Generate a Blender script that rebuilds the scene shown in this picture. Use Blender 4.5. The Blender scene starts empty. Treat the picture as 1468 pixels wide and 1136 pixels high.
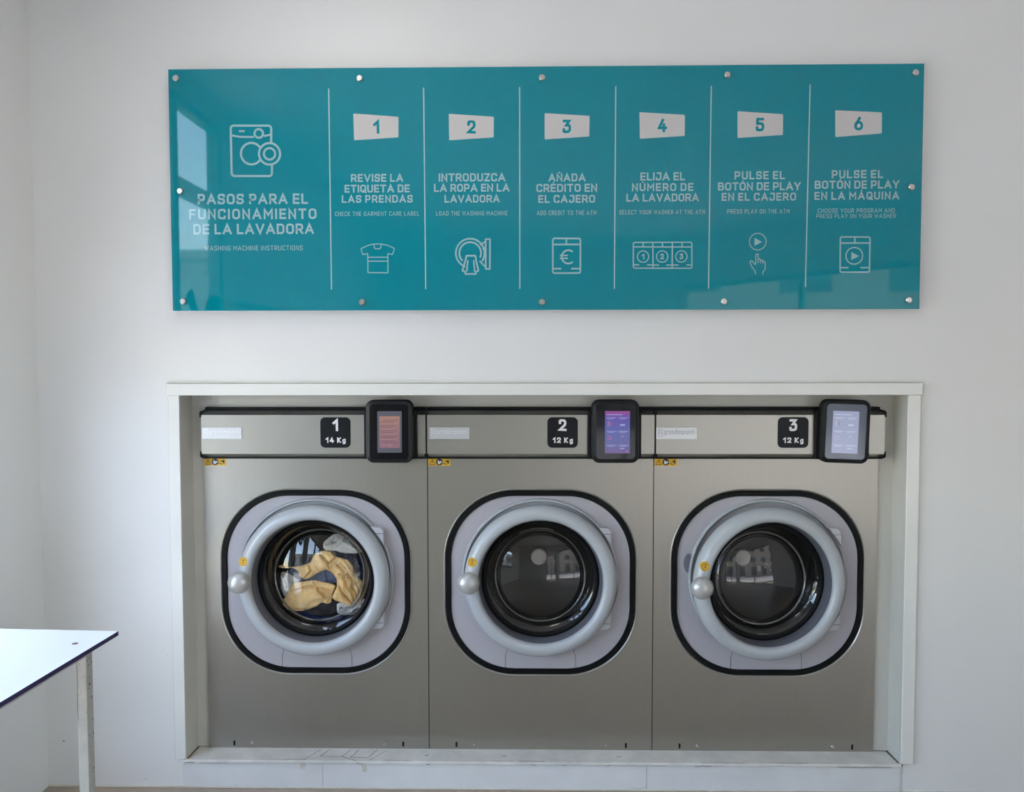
import bpy, bmesh, math, random
from mathutils import Vector, Matrix, noise
S = bpy.context.scene
COL = S.collection
R = math.radians
PI = math.pi
random.seed(4)

# ------------------------------------------------------------------ camera, sky, sun, exposure
cam_d = bpy.data.cameras.new('camera')
cam = bpy.data.objects.new('camera', cam_d)
COL.objects.link(cam)
cam_d.sensor_fit = 'HORIZONTAL'
cam_d.sensor_width = 36.0
cam_d.lens = 1103.0 / 1468.0 * 36.0
cam_d.clip_start = 0.05
cam.location = (0, -2.68, 1.515)
cam.rotation_mode = 'XYZ'
cam.matrix_world = Matrix.Translation(cam.location) @ Matrix.Rotation(R(0.928), 4, 'Z') @ Matrix.Rotation(R(90 - 2.38), 4, 'X') @ Matrix.Rotation(R(-0.08), 4, 'Z')
S.camera = cam
S.view_settings.view_transform = 'Standard'
S.view_settings.look = 'None'
S.view_settings.exposure = 0.0
S.view_settings.gamma = 1.0
S.view_settings.use_curve_mapping = False

w = bpy.data.worlds.new('sky')
S.world = w
w.use_nodes = True
nt = w.node_tree
bg = nt.nodes['Background']
sky = nt.nodes.new('ShaderNodeTexSky')
sky.sky_type = 'NISHITA'
sky.sun_disc = False
sky.sun_elevation = R(66)
sky.sun_rotation = R(194)
sky.altitude = 50
sky.air_density = 1.0
sky.dust_density = 0.8
sky.ozone_density = 2.2
tint = nt.nodes.new('ShaderNodeVectorMath')
tint.operation = 'MULTIPLY'
tint.inputs[1].default_value = (1.08, 1.0, 0.905)
nt.links.new(sky.outputs[0], tint.inputs[0])
nt.links.new(tint.outputs[0], bg.inputs[0])
bg.inputs[1].default_value = 1.8

sl = bpy.data.lights.new('sun', 'SUN')
sl.energy = 12
sl.angle = R(0.6)
sl.color = (1.0, 0.93, 0.82)
so = bpy.data.objects.new('sun', sl)
COL.objects.link(so)
so.rotation_euler = Vector((-0.08, 0.42, -1.0)).to_track_quat('-Z', 'Y').to_euler()
so.location = (2, 4, 9)


def area(name, loc, size, rot, power, color=(1, 1, 1), portal=False):
    l = bpy.data.lights.new(name, 'AREA')
    l.shape = 'RECTANGLE'
    l.size, l.size_y = size
    l.energy = power
    l.color = color
    if portal:
        l.cycles.is_portal = True
    o = bpy.data.objects.new(name, l)
    o.location = loc
    o.rotation_euler = rot
    COL.objects.link(o)
    return o


# daylight portals in the glazed openings (they only guide sampling of the sky)
area('portal_left', (-1.80, -1.46, 1.45), (.60, 2.80), (R(90), 0, R(-90)), 1, portal=True)
area('portal_left_low', (-1.80, -.75, .975), (.70, 1.45), (R(90), 0, R(-90)), 1, portal=True)
area('portal_left_rear', (-1.80, -3.26, 1.40), (2.70, 1.0), (R(90), 0, R(-90)), 1, portal=True)
area('portal_front', (1.175, -6.55, 1.08), (.96, 2.13), (R(90), 0, 0), 1, portal=True)
area('portal_corner', (2.81, -5.22, 1.2), (3.1, 2.4), (R(90), 0, math.atan2(2.5, 1.85)), 1, portal=True)
# two unseen fill lights under the ceiling, added to brighten the back wall
area('ceiling_fill', (-.75, -.85, 2.94), (.55, .45), (0, 0, 0), 4, (1.0, .98, .96))
area('ceiling_fill', (1.40, -.80, 2.94), (.55, .45), (0, 0, 0), .2, (1.0, .95, .87))

# ------------------------------------------------------------------ materials
def mat(name, color, rough=0.5, metal=0.0, spec=0.5, coat=0.0, var=0.0, vscale=8.0, bump=0.0, bscale=200.0, emit=None, estr=1.0, stretch=None, ior=1.5):
    m = bpy.data.materials.new(name)
    m.use_nodes = True
    n = m.node_tree.nodes
    L = m.node_tree.links
    b = n['Principled BSDF']
    b.inputs['Base Color'].default_value = (*color, 1)
    b.inputs['Roughness'].default_value = rough
    b.inputs['Metallic'].default_value = metal
    b.inputs['Specular IOR Level'].default_value = spec
    b.inputs['IOR'].default_value = ior
    b.inputs['Coat Weight'].default_value = coat
    b.inputs['Coat Roughness'].default_value = 0.03
    tc = n.new('ShaderNodeTexCoord')
    mp = n.new('ShaderNodeMapping')
    if stretch:
        mp.inputs['Scale'].default_value = stretch
    L.new(tc.outputs['Object'], mp.inputs['Vector'])
    if var > 0:
        t = n.new('ShaderNodeTexNoise')
        t.inputs['Scale'].default_value = vscale
        t.inputs['Detail'].default_value = 6
        L.new(mp.outputs[0], t.inputs['Vector'])
        r = n.new('ShaderNodeMapRange')
        r.inputs[1].default_value = 0.3
        r.inputs[2].default_value = 0.7
        r.inputs[3].default_value = 1 - var
        r.inputs[4].default_value = 1 + var
        L.new(t.outputs['Fac'], r.inputs[0])
        mx = n.new('ShaderNodeVectorMath')
        mx.operation = 'SCALE'
        mx.inputs[0].default_value = color
        L.new(r.outputs[0], mx.inputs['Scale'])
        L.new(mx.outputs[0], b.inputs['Base Color'])
    if bump > 0:
        t2 = n.new('ShaderNodeTexNoise')
        t2.inputs['Scale'].default_value = bscale
        t2.inputs['Detail'].default_value = 4
        L.new(mp.outputs[0], t2.inputs['Vector'])
        bp = n.new('ShaderNodeBump')
        bp.inputs['Strength'].default_value = bump
        bp.inputs['Distance'].default_value = 0.002
        L.new(t2.outputs['Fac'], bp.inputs['Height'])
        L.new(bp.outputs[0], b.inputs['Normal'])
    if emit:
        b.inputs['Emission Color'].default_value = (*emit, 1)
        b.inputs['Emission Strength'].default_value = estr
    return m


def thin_glass(name, ior, tint=(1, 1, 1), rough=0.0):
    m = bpy.data.materials.new(name)
    m.use_nodes = True
    n = m.node_tree.nodes
    L = m.node_tree.links
    n.remove(n['Principled BSDF'])
    out = n['Material Output']
    fr = n.new('ShaderNodeFresnel')
    ge = n.new('ShaderNodeNewGeometry')      # same reflectance from both sides of the pane
    mr = n.new('ShaderNodeMapRange')
    mr.inputs[3].default_value = ior
    mr.inputs[4].default_value = 1.0 / ior
    L.new(ge.outputs['Backfacing'], mr.inputs[0])
    L.new(mr.outputs[0], fr.inputs['IOR'])
    tr = n.new('ShaderNodeBsdfTransparent')
    tr.inputs[0].default_value = (*tint, 1)
    gl = n.new('ShaderNodeBsdfGlossy')
    gl.inputs['Roughness'].default_value = rough
    mx = n.new('ShaderNodeMixShader')
    L.new(fr.outputs[0], mx.inputs[0])
    L.new(tr.outputs[0], mx.inputs[1])
    L.new(gl.outputs[0], mx.inputs[2])
    L.new(mx.outputs[0], out.inputs['Surface'])
    return m


M = {}
M['wall'] = mat('wall_paint', (0.77, 0.76, 0.735), 0.42, spec=0.35, var=0.012, vscale=2.5, bump=0.12, bscale=35)
M['wall2'] = mat('wall_paint_inner', (0.72, 0.71, 0.69), 0.6)
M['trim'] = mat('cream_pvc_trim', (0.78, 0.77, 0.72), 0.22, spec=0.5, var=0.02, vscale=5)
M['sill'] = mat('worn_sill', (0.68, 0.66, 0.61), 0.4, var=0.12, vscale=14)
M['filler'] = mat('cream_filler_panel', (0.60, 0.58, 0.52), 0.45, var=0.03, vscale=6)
M['plinthb'] = mat('plinth_board_paint', (0.72, 0.72, 0.71), 0.4, var=0.04, vscale=9, bump=0.15, bscale=30)
M['floor'] = mat('floor_tile', (0.40, 0.33, 0.26), 0.35, var=0.1, vscale=3)
M['grout'] = mat('cream_sealant', (0.62, 0.57, 0.47), 0.6, var=0.1, vscale=20)
M['ceiling'] = mat('ceiling_paint', (0.80, 0.79, 0.77), 0.7)
M['teal'] = mat('teal_back_painted_glass', (0.0, 0.225, 0.275), 0.03, spec=0.46, var=0.01)
M['backing'] = mat('sign_backing', (0.82, 0.86, 0.86), 0.3)
M['print'] = mat('white_print', (0.33, 0.52, 0.545), 0.05, spec=0.42)
M['line'] = mat('divider_print', (0.42, 0.63, 0.65), 0.05, spec=0.42)
M['plaque'] = mat('plaque_print', (0.56, 0.54, 0.52), 0.05, spec=0.42)
M['tealprint'] = mat('teal_numeral_print', (0.0, 0.225, 0.27), 0.05, spec=0.42)
M['chrome'] = mat('satin_standoff_metal', (0.62, 0.60, 0.56), 0.22, metal=1)
M['steel'] = mat('grey_steel_panel', (0.365, 0.345, 0.300), 0.34, metal=0.85, spec=0.5, var=0.015, vscale=3, bump=0.03, bscale=60, stretch=(30, 1, 0.6))
M['strip'] = mat('grey_steel_fascia', (0.375, 0.36, 0.315), 0.34, metal=0.8, var=0.01, vscale=3)
M['lipm'] = mat('pressed_steel_lip', (0.56, 0.54, 0.50), 0.3, metal=0.7)
M['black'] = mat('black_plastic', (0.006, 0.006, 0.007), 0.5, spec=.2)
M['housing'] = mat('black_housing_plastic', (0.009, 0.010, 0.011), 0.42, spec=.28)
M['rubber'] = mat('black_rubber', (0.005, 0.005, 0.005), 0.5, spec=.15)
M['liner'] = mat('dark_door_liner', (0.035, 0.037, 0.043), 0.3)
M['plate'] = mat('lavender_grey_plastic', (0.41, 0.39, 0.415), 0.35, var=0.02, vscale=4)
M['ring'] = mat('blue_grey_door_plastic', (0.43, 0.45, 0.465), 0.27, spec=0.5, coat=0.2)
M['knob'] = mat('pearl_grey_knob', (0.50, 0.49, 0.47), 0.3, metal=0.35, coat=0.3)
M['hinge'] = mat('pale_hinge_plastic', (0.52, 0.51, 0.54), 0.3)
M['rimm'] = mat('dark_grey_inner_rim', (0.105, 0.108, 0.125), 0.4)
M['edge'] = mat('grey_edge_highlight', (0.05, 0.05, 0.045), 0.15, spec=0.6)
M['lock'] = mat('dark_lavender_cover', (0.17, 0.155, 0.20), 0.4)
M['doorglass'] = thin_glass('door_glass', 1.72)
M['winglass'] = thin_glass('window_glass', 1.28)
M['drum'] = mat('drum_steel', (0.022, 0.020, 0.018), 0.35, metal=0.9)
M['hub'] = mat('pale_drum_hub', (0.85, 0.78, 0.70), 0.45)
M['badge'] = mat('black_number_badge', (0.008, 0.008, 0.010), 0.4, spec=.22)
M['white'] = mat('white_lettering', (0.80, 0.80, 0.78), 0.4)
M['logo'] = mat('brushed_logo_plate', (0.60, 0.61, 0.61), 0.35, metal=0.55)
M['logod'] = mat('logo_painted_shade', (0.30, 0.30, 0.30), 0.4, metal=0.4)
M['logol'] = mat('logo_painted_light', (0.80, 0.80, 0.80), 0.35, metal=0.3)
M['yellow'] = mat('yellow_sticker', (0.78, 0.45, 0.02), 0.5)
M['ink'] = mat('sticker_ink', (0.045, 0.03, 0.01), 0.5)
M['navyink'] = mat('sticker_disc_ink', (0.02, 0.025, 0.06), 0.5)
M['tabletop'] = mat('white_compact_laminate', (0.90, 0.91, 0.89), 0.22, spec=0.5)
M['tableedge'] = mat('dark_violet_laminate_edge', (0.022, 0.012, 0.075), 0.4)
M['frame'] = mat('worn_painted_steel', (0.44, 0.425, 0.38), 0.5, var=0.08, vscale=25, bump=0.2, bscale=60)
M['rust'] = mat('rust_brown', (0.17, 0.11, 0.06), 0.8, var=0.3, vscale=60)
M['dirt'] = mat('dirt_brown', (0.16, 0.12, 0.08), 0.85, var=0.3, vscale=50)
M['smudge'] = mat('faint_scuff', (0.60, 0.57, 0.51), 0.7, var=0.2, vscale=50)
M['dark'] = mat('service_void', (0.05, 0.05, 0.05), 0.8)
M['pave2'] = mat('pale_concrete_paving', (0.74, 0.72, 0.68), 0.8, var=0.06)
M['road'] = mat('asphalt', (0.40, 0.38, 0.35), 0.8, var=0.1)
M['pave'] = mat('pavement', (0.62, 0.58, 0.52), 0.8, var=0.08)
M['facade'] = mat('street_facade', (0.45, 0.36, 0.28), 0.8, var=0.05)
M['facadew'] = mat('street_window', (0.06, 0.07, 0.08), 0.2)
M['post'] = mat('grey_shopfront_metal', (0.22, 0.22, 0.22), 0.4, metal=0.3)
M['vinyl'] = mat('teal_window_vinyl', (0.0, 0.20, 0.26), 0.4)


# ------------------------------------------------------------------ mesh helpers
def place(o, parent=None):
    COL.objects.link(o)
    if parent is not None:
        o.parent = parent
    return o


def obj(name, bm, m, parent=None, origin=(0, 0, 0), smooth=False, ang=40, xf=None):
    if xf is not None:
        bmesh.ops.transform(bm, matrix=xf, verts=bm.verts)
    bmesh.ops.translate(bm, vec=-Vector(origin), verts=bm.verts)
    bmesh.ops.remove_doubles(bm, verts=bm.verts, dist=1e-6)
    me = bpy.data.meshes.new(name)
    bm.to_mesh(me)
    bm.free()
    ms = m if isinstance(m, (list, tuple)) else [m]
    for k in ms:
        me.materials.append(M[k])
    if smooth:
        for p in me.polygons:
            p.use_smooth = True
        me.set_sharp_from_angle(angle=R(ang))
    o = bpy.data.objects.new(name, me)
    return place(o, parent)


def thing(name, label, cat, loc, group=None):
    o = bpy.data.objects.new(name, None)
    o.empty_display_size = 0.05
    o.location = loc
    COL.objects.link(o)
    o['label'] = label
    o['category'] = cat
    if group:
        o['group'] = group
    return o


def tag(o, label, cat, group=None):
    o['label'] = label
    o['category'] = cat
    if group:
        o['group'] = group
    return o


def struct(name, bm, m, parent=None, **k):
    o = obj(name, bm, m, parent, **k)
    if parent is None:
        o['kind'] = 'structure'
    return o


def box(bm, x0, x1, y0, y1, z0, z1, bev=0.0, seg=2, mi=0):
    r = bmesh.ops.create_cube(bm, size=1)
    vs = r['verts']
    for v in vs:
        v.co = Vector((x0 + (v.co.x + .5) * (x1 - x0), y0 + (v.co.y + .5) * (y1 - y0), z0 + (v.co.z + .5) * (z1 - z0)))
    fs = {f for v in vs for f in v.link_faces}
    for f in fs:
        f.material_index = mi
    if bev > 0:
        es = {e for v in vs for e in v.link_edges}
        bmesh.ops.bevel(bm, geom=list(es), offset=bev, segments=seg, affect='EDGES', profile=0.5)
    return bm


def B(*a, **k):
    return box(bmesh.new(), *a, **k)


def rrect(w, h, r, n=10, cx=0, cz=0):
    """rounded rectangle outline in x,z, counter-clockwise seen from -y"""
    pts = []
    for qx, qz, a0 in ((1, 1, 0), (-1, 1, 90), (-1, -1, 180), (1, -1, 270)):
        for i in range(n + 1):
            a = R(a0 + 90 * i / n)
            pts.append((cx + qx * (w / 2 - r) + r * math.cos(a), cz + qz * (h / 2 - r) + r * math.sin(a)))
    return pts


def prism(bm, pts, y0, y1, mi=0, bev=0.0):
    """slab: outline pts in x,z; front at y0, back at y1"""
    f0 = []
    n = len(pts)
    if bev > 0:
        cx = sum(p[0] for p in pts) / n
        cz = sum(p[1] for p in pts) / n
        inn = inset(pts, bev)
        rings = [(inn, y0), (pts, y0 + bev), (pts, y1)]
    else:
        rings = [(pts, y0), (pts, y1)]
    vr = [[bm.verts.new((p[0], y, p[1])) for p in ps] for ps, y in rings]
    bm.faces.new(vr[0]).material_index = mi
    bm.faces.new(list(reversed(vr[-1]))).material_index = mi
    for a, b in zip(vr, vr[1:]):
        for i in range(n):
            j = (i + 1) % n
            bm.faces.new((a[j], a[i], b[i], b[j])).material_index = mi
    return bm


def inset(pts, d):
    n = len(pts)
    out = []
    for i in range(n):
        a = Vector(pts[i - 1])
        b = Vector(pts[i])
        c = Vector(pts[(i + 1) % n])
        e1 = (b - a)
        e2 = (c - b)
        if e1.length < 1e-7:
            e1 = e2
        if e2.length < 1e-7:
            e2 = e1
        n1 = Vector((-e1.y, e1.x)).normalized()
        n2 = Vector((-e2.y, e2.x)).normalized()
        m = (n1 + n2)
        m = m.normalized() if m.length > 1e-6 else n1
        k = max(0.35, m.dot(n1))
        out.append(tuple(b + m * (d / k)))
    return out


def ringband(bm, outer, inner, yo, yi, mi=0):
    """faces between two closed outlines with equal point counts"""
    n = len(outer)
    a = [bm.verts.new((p[0], yo, p[1])) for p in outer]
    b = [bm.verts.new((p[0], yi, p[1])) for p in inner]
    for i in range(n):
        j = (i + 1) % n
        bm.faces.new((a[i], a[j], b[j], b[i])).material_index = mi
    return bm


def lathe(bm, prof, cx, cz, n=72, fn=None, mi=0, cap=False):
    """profile [(r,y)...] turned about the y axis through cx,cz"""
    rings = []
    for r, y in prof:
        if r < 1e-6:
            rings.append([bm.verts.new((cx, y + (fn(0, 0) if fn else 0), cz))])
            continue
        rg = []
        for i in range(n):
            a = 2 * PI * i / n
            dx, dz = r * math.cos(a), r * math.sin(a)
            rg.append(bm.verts.new((cx + dx, y + (fn(dx, dz) if fn else 0), cz + dz)))
        rings.append(rg)
    for a, b in zip(rings, rings[1:]):
        for i in range(n):
            j = (i + 1) % n
            if len(a) == 1 and len(b) == 1:
                continue
            if len(a) == 1:
                f = bm.faces.new((a[0], b[j], b[i]))
            elif len(b) == 1:
                f = bm.faces.new((a[i], a[j], b[0]))
            else:
                f = bm.faces.new((a[i], a[j], b[j], b[i]))
            f.material_index = mi
    return bm


def cyl(bm, cx, cz, r, y0, y1, n=24, bev=0.0, mi=0):
    b = bev
    return lathe(bm, [(0, y0), (r - b, y0), (r, y0 + b), (r, y1), (0, y1)], cx, cz, n, mi=mi)


def tube(bm, pts, rad, n=10):
    """round bar through 3-D points"""
    rings = []
    for i, p in enumerate(pts):
        p = Vector(p)
        d = (Vector(pts[min(i + 1, len(pts) - 1)]) - Vector(pts[max(i - 1, 0)])).normalized()
        u = d.cross(Vector((0, 1, 0)))
        if u.length < 1e-3:
            u = d.cross(Vector((1, 0, 0)))
        u.normalize()
        v = d.cross(u)
        rings.append([bm.verts.new(p + rad * (math.cos(2 * PI * k / n) * u + math.sin(2 * PI * k / n) * v)) for k in range(n)])
    for a, b in zip(rings, rings[1:]):
        for k in range(n):
            j = (k + 1) % n
            bm.faces.new((a[k], a[j], b[j], b[k]))
    bm.faces.new(rings[0])
    bm.faces.new(list(reversed(rings[-1])))
    bmesh.ops.recalc_face_normals(bm, faces=bm.faces)
    return bm


# ------------------------------------------------------------------ flat strokes (print)
def fillet(pts, r, closed=False, seg=6):
    n = len(pts)
    out = []
    for i in range(n):
        p = Vector(pts[i][:2])
        rr = pts[i][2] if len(pts[i]) > 2 else r
        if (not closed and i in (0, n - 1)) or rr <= 0:
            out.append(tuple(p))
            continue
        a = Vector(pts[i - 1][:2]) - p
        b = Vector(pts[(i + 1) % n][:2]) - p
        la, lb = a.length, b.length
        if la < 1e-7 or lb < 1e-7:
            out.append(tuple(p))
            continue
        a.normalize()
        b.normalize()
        ang = math.acos(max(-1, min(1, a.dot(b))))
        if ang > R(172):
            out.append(tuple(p))
            continue
        d = min(rr / math.tan(ang / 2), la * .5, lb * .5)
        p0, p1 = p + a * d, p + b * d
        for k in range(seg + 1):
            t = k / seg
            out.append(tuple((1 - t) ** 2 * p0 + 2 * t * (1 - t) * p + t * t * p1))
    return out


def stroke(bm, pts, wd, y, closed=False, ext=0.0, mi=0):
    P = [Vector(p[:2]) for p in pts]
    if closed:
        P = [p for i, p in enumerate(P) if (p - P[i - 1]).length > 1e-7]
    else:
        P = [p for i, p in enumerate(P) if i == 0 or (p - P[i - 1]).length > 1e-7]
    n = len(P)
    if n < 2:
        return
    if not closed and ext:
        P[0] = P[0] + (P[0] - P[1]).normalized() * ext
        P[-1] = P[-1] + (P[-1] - P[-2]).normalized() * ext
    Lf, Rt = [], []
    for i in range(n):
        if closed:
            a, c = P[i - 1], P[(i + 1) % n]
        else:
            a, c = P[max(i - 1, 0)], P[min(i + 1, n - 1)]
        b = P[i]
        d1 = (b - a) if (b - a).length > 1e-9 else (c - b)
        d2 = (c - b) if (c - b).length > 1e-9 else (b - a)
        n1 = Vector((-d1.y, d1.x)).normalized()
        n2 = Vector((-d2.y, d2.x)).normalized()
        m = n1 + n2
        m = m.normalized() if m.length > 1e-6 else n1
        k = wd / 2 / max(0.42, m.dot(n1))
        Lf.append(bm.verts.new((b.x + m.x * k, y, b.y + m.y * k)))
        Rt.append(bm.verts.new((b.x - m.x * k, y, b.y - m.y * k)))
    for i in range(n if closed else n - 1):
        j = (i + 1) % n
        bm.faces.new((Rt[i], Rt[j], Lf[j], Lf[i])).material_index = mi


def arc(cx, cz, rx, rz, a0, a1, n=20):
    return [(cx + rx * math.cos(R(a0 + (a1 - a0) * i / n)), cz + rz * math.sin(R(a0 + (a1 - a0) * i / n))) for i in range(n + 1)]


def fpoly(bm, pts, y, mi=0):
    bm.faces.new([bm.verts.new((p[0], y, p[1])) for p in pts]).material_index = mi


# glyphs: (width, [ (points, corner radius, closed) ... ]) on a centre-line box of height 1
GL = {
    'A': (.74, [([(0, 0), (.37, 1), (.74, 0)], 0, 0), ([(.12, .3), (.62, .3)], 0, 0)]),
    'B': (.6, [([(0, 0), (0, 1, 0), (.56, 1), (.56, .52), (.1, .52)], .22, 0), ([(.1, .52), (.6, .52), (.6, 0), (0, 0)], .25, 0)]),
    'C': (.6, [([(.6, .80), (.6, 1), (0, 1), (0, 0), (.6, 0), (.6, .20)], .3, 0)]),
    'D': (.6, [([(0, 0), (0, 1, 0), (.6, 1), (.6, 0), (0, 0, 0)], .32, 1)]),
    'E': (.5, [([(.5, 1), (0, 1), (0, 0), (.5, 0)], 0, 0), ([(0, .5), (.45, .5)], 0, 0)]),
    'F': (.5, [([(.5, 1), (0, 1), (0, 0)], 0, 0), ([(0, .48), (.45, .48)], 0, 0)]),
    'G': (.6, [([(.6, .80), (.6, 1), (0, 1), (0, 0), (.6, 0), (.6, .46, 0), (.34, .46)], .3, 0)]),
    'H': (.6, [([(0, 0), (0, 1)], 0, 0), ([(.6, 0), (.6, 1)], 0, 0), ([(0, .5), (.6, .5)], 0, 0)]),
    'I': (0.0, [([(0, 0), (0, 1)], 0, 0)]),
    'J': (.54, [([(.12, 1), (.54, 1, 0), (.54, 0), (0, 0), (0, .26)], .28, 0)]),
    'K': (.56, [([(0, 0), (0, 1)], 0, 0), ([(.54, 1), (.08, .5), (.56, 0)], 0, 0)]),
    'L': (.48, [([(0, 1), (0, 0), (.48, 0)], 0, 0)]),
    'M': (.76, [([(0, 0), (0, 1), (.38, .38), (.76, 1), (.76, 0)], 0, 0)]),
    'N': (.6, [([(0, 0), (0, 1), (.6, 0), (.6, 1)], 0, 0)]),
    'O': (.62, [([(0, 0), (0, 1), (.62, 1), (.62, 0)], .31, 1)]),
    'P': (.56, [([(0, 0), (0, 1, 0), (.56, 1), (.56, .4), (0, .4)], .27, 0)]),
    'Q': (.62, [([(0, 0), (0, 1), (.62, 1), (.62, 0)], .31, 1), ([(.36, .26), (.68, -.1)], 0, 0)]),
    'R': (.58, [([(0, 0), (0, 1, 0), (.58, 1), (.58, .42), (0, .42)], .27, 0), ([(.3, .42), (.6, 0)], 0, 0)]),
    'S': (.56, [([(.56, .82), (.56, 1), (0, 1), (0, .5), (.56, .5), (.56, 0), (0, 0), (0, .18)], .25, 0)]),
    'T': (.62, [([(0, 1), (.62, 1)], 0, 0), ([(.31, 1), (.31, 0)], 0, 0)]),
    'U': (.6, [([(0, 1), (0, 0), (.6, 0), (.6, 1)], .3, 0)]),
    'V': (.7, [([(0, 1), (.35, 0), (.7, 1)], 0, 0)]),
    'W': (.98, [([(0, 1), (.25, 0), (.49, .85), (.73, 0), (.98, 1)], 0, 0)]),
    'X': (.62, [([(0, 1), (.62, 0)], 0, 0), ([(0, 0), (.62, 1)], 0, 0)]),
    'Y': (.66, [([(0, 1), (.33, .42), (.66, 1)], 0, 0), ([(.33, .42), (.33, 0)], 0, 0)]),
    'Z': (.56, [([(0, 1), (.56, 1), (0, 0), (.56, 0)], 0, 0)]),
    '1': (.34, [([(0, .72), (.32, 1), (.34, 0)], 0, 0)]),
    '2': (.56, [([(0, .74), (0, 1), (.54, 1), (.54, .55), (0, .03, 0), (.56, 0, 0)], .27, 0)]),
    '3': (.56, [([(.02, 1), (.50, 1, 0), (.24, .6, 0), (.56, .6), (.56, 0), (0, 0), (0, .2)], .27, 0)]),
    '4': (.62, [([(.34, 1), (0, .28), (.62, .28)], 0, 0), ([(.44, .56), (.44, 0)], 0, 0)]),
    '5': (.56, [([(.52, 1), (.05, 1, 0), (.03, .6, 0), (.56, .6), (.56, 0), (0, 0), (0, .2)], .27, 0)]),
    '6': (.58, [([(0, 0), (0, .62), (.58, .62), (.58, 0)], .29, 1), ([(.02, .36), (.36, 1)], 0, 0)]),
    '%': (.9, [([(0, .55), (0, 1), (.32, 1), (.32, .55)], .16, 1), ([(.58, 0), (.58, .45), (.9, .45), (.9, 0)], .16, 1), ([(.8, 1), (.1, 0)], 0, 0)]),
    'g': (.42, [([(0, 0), (0, .62), (.42, .62), (.42, 0)], .2, 1), ([(.42, .66), (.42, -.3), (.04, -.3)], .16, 0)]),
    'r': (.26, [([(0, 0), (0, .66)], 0, 0), ([(0, .4), (.03, .62), (.26, .62)], .15, 0)]),
    'a': (.42, [([(0, 0), (0, .62), (.42, .62), (.42, 0)], .2, 1), ([(.42, .66), (.42, 0)], 0, 0)]),
    'n': (.4, [([(0, 0), (0, .66)], 0, 0), ([(0, .62), (.4, .62), (.4, 0)], .2, 0)]),
    'd': (.42, [([(0, 0), (0, .62), (.42, .62), (.42, 0)], .2, 1), ([(.42, 1), (.42, 0)], 0, 0)]),
    'i': (0.0, [([(0, 0), (0, .62)], 0, 0), ([(0, .84), (0, .96)], 0, 0)]),
    'm': (.66, [([(0, 0), (0, .66)], 0, 0), ([(0, .62), (.33, .62), (.33, 0)], .16, 0), ([(.2, .62), (.66, .62), (.66, 0)], .16, 0)]),
    'p': (.42, [([(0, 0), (0, .62), (.42, .62), (.42, 0)], .2, 1), ([(0, .66), (0, -.3)], 0, 0)]),
    't': (.26, [([(.08, .9), (.08, 0), (.26, 0)], .1, 0), ([(-.06, .62), (.26, .62)], 0, 0)]),
}
ACC = {'Ñ': 'N', 'É': 'E', 'Ú': 'U', 'Á': 'A', 'Ó': 'O'}


def text(bm, s, xc, zb, cap, y, width=None, weight=.17, track=.15, mi=0):
    t = cap * weight
    ch = cap - t
    sp = track * ch + t
    tot = 0
    n = 0
    nat = 0
    for c in s:
        if c == ' ':
            tot += .42 * ch
        else:
            nat += GL[ACC.get(c, c)][0] * ch
            tot += sp
    tot -= sp - t
    if width is None:
        kx = 1.0
        width = nat + tot
    else:
        kx = (width - tot) / nat
        if kx < .70 or kx > 1.15:      # share the misfit with the spacing
            k2 = max(.70 if weight < .12 else .80, min(1.15, kx))
            gaps = len([c for c in s if c != ' ']) - 1
            sp += ((width - tot) - nat * k2) / max(1, gaps)
            kx = k2
    x = xc - width / 2 + t / 2
    z = zb + t / 2
    for c in s:
        if c == ' ':
            x += .42 * ch
            continue
        g = ACC.get(c, c)
        wd, paths = GL[g]
        for pi_, (pts, r, cl) in enumerate(paths):
            q = [(x + p[0] * ch * kx, z + p[1] * ch) + ((p[2] * ch,) if len(p) > 2 else ()) for p in pts]
            stroke(bm, fillet(q, r * ch, bool(cl)), t, y - pi_ * 4e-5, bool(cl), ext=(t / 2 if not cl else 0), mi=mi)
        mx = x + wd * ch * kx / 2
        if c == 'Ñ':
            stroke(bm, [(mx - .16 * ch, z + 1.2 * ch), (mx - .06 * ch, z + 1.29 * ch), (mx + .06 * ch, z + 1.22 * ch), (mx + .16 * ch, z + 1.31 * ch)], t * .75, y, mi=mi)
        elif c in ACC:
            stroke(bm, [(mx - .04 * ch, z + 1.2 * ch), (mx + .1 * ch, z + 1.4 * ch)], t * .8, y, mi=mi)
        x += wd * ch * kx + sp
    return bm


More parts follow.
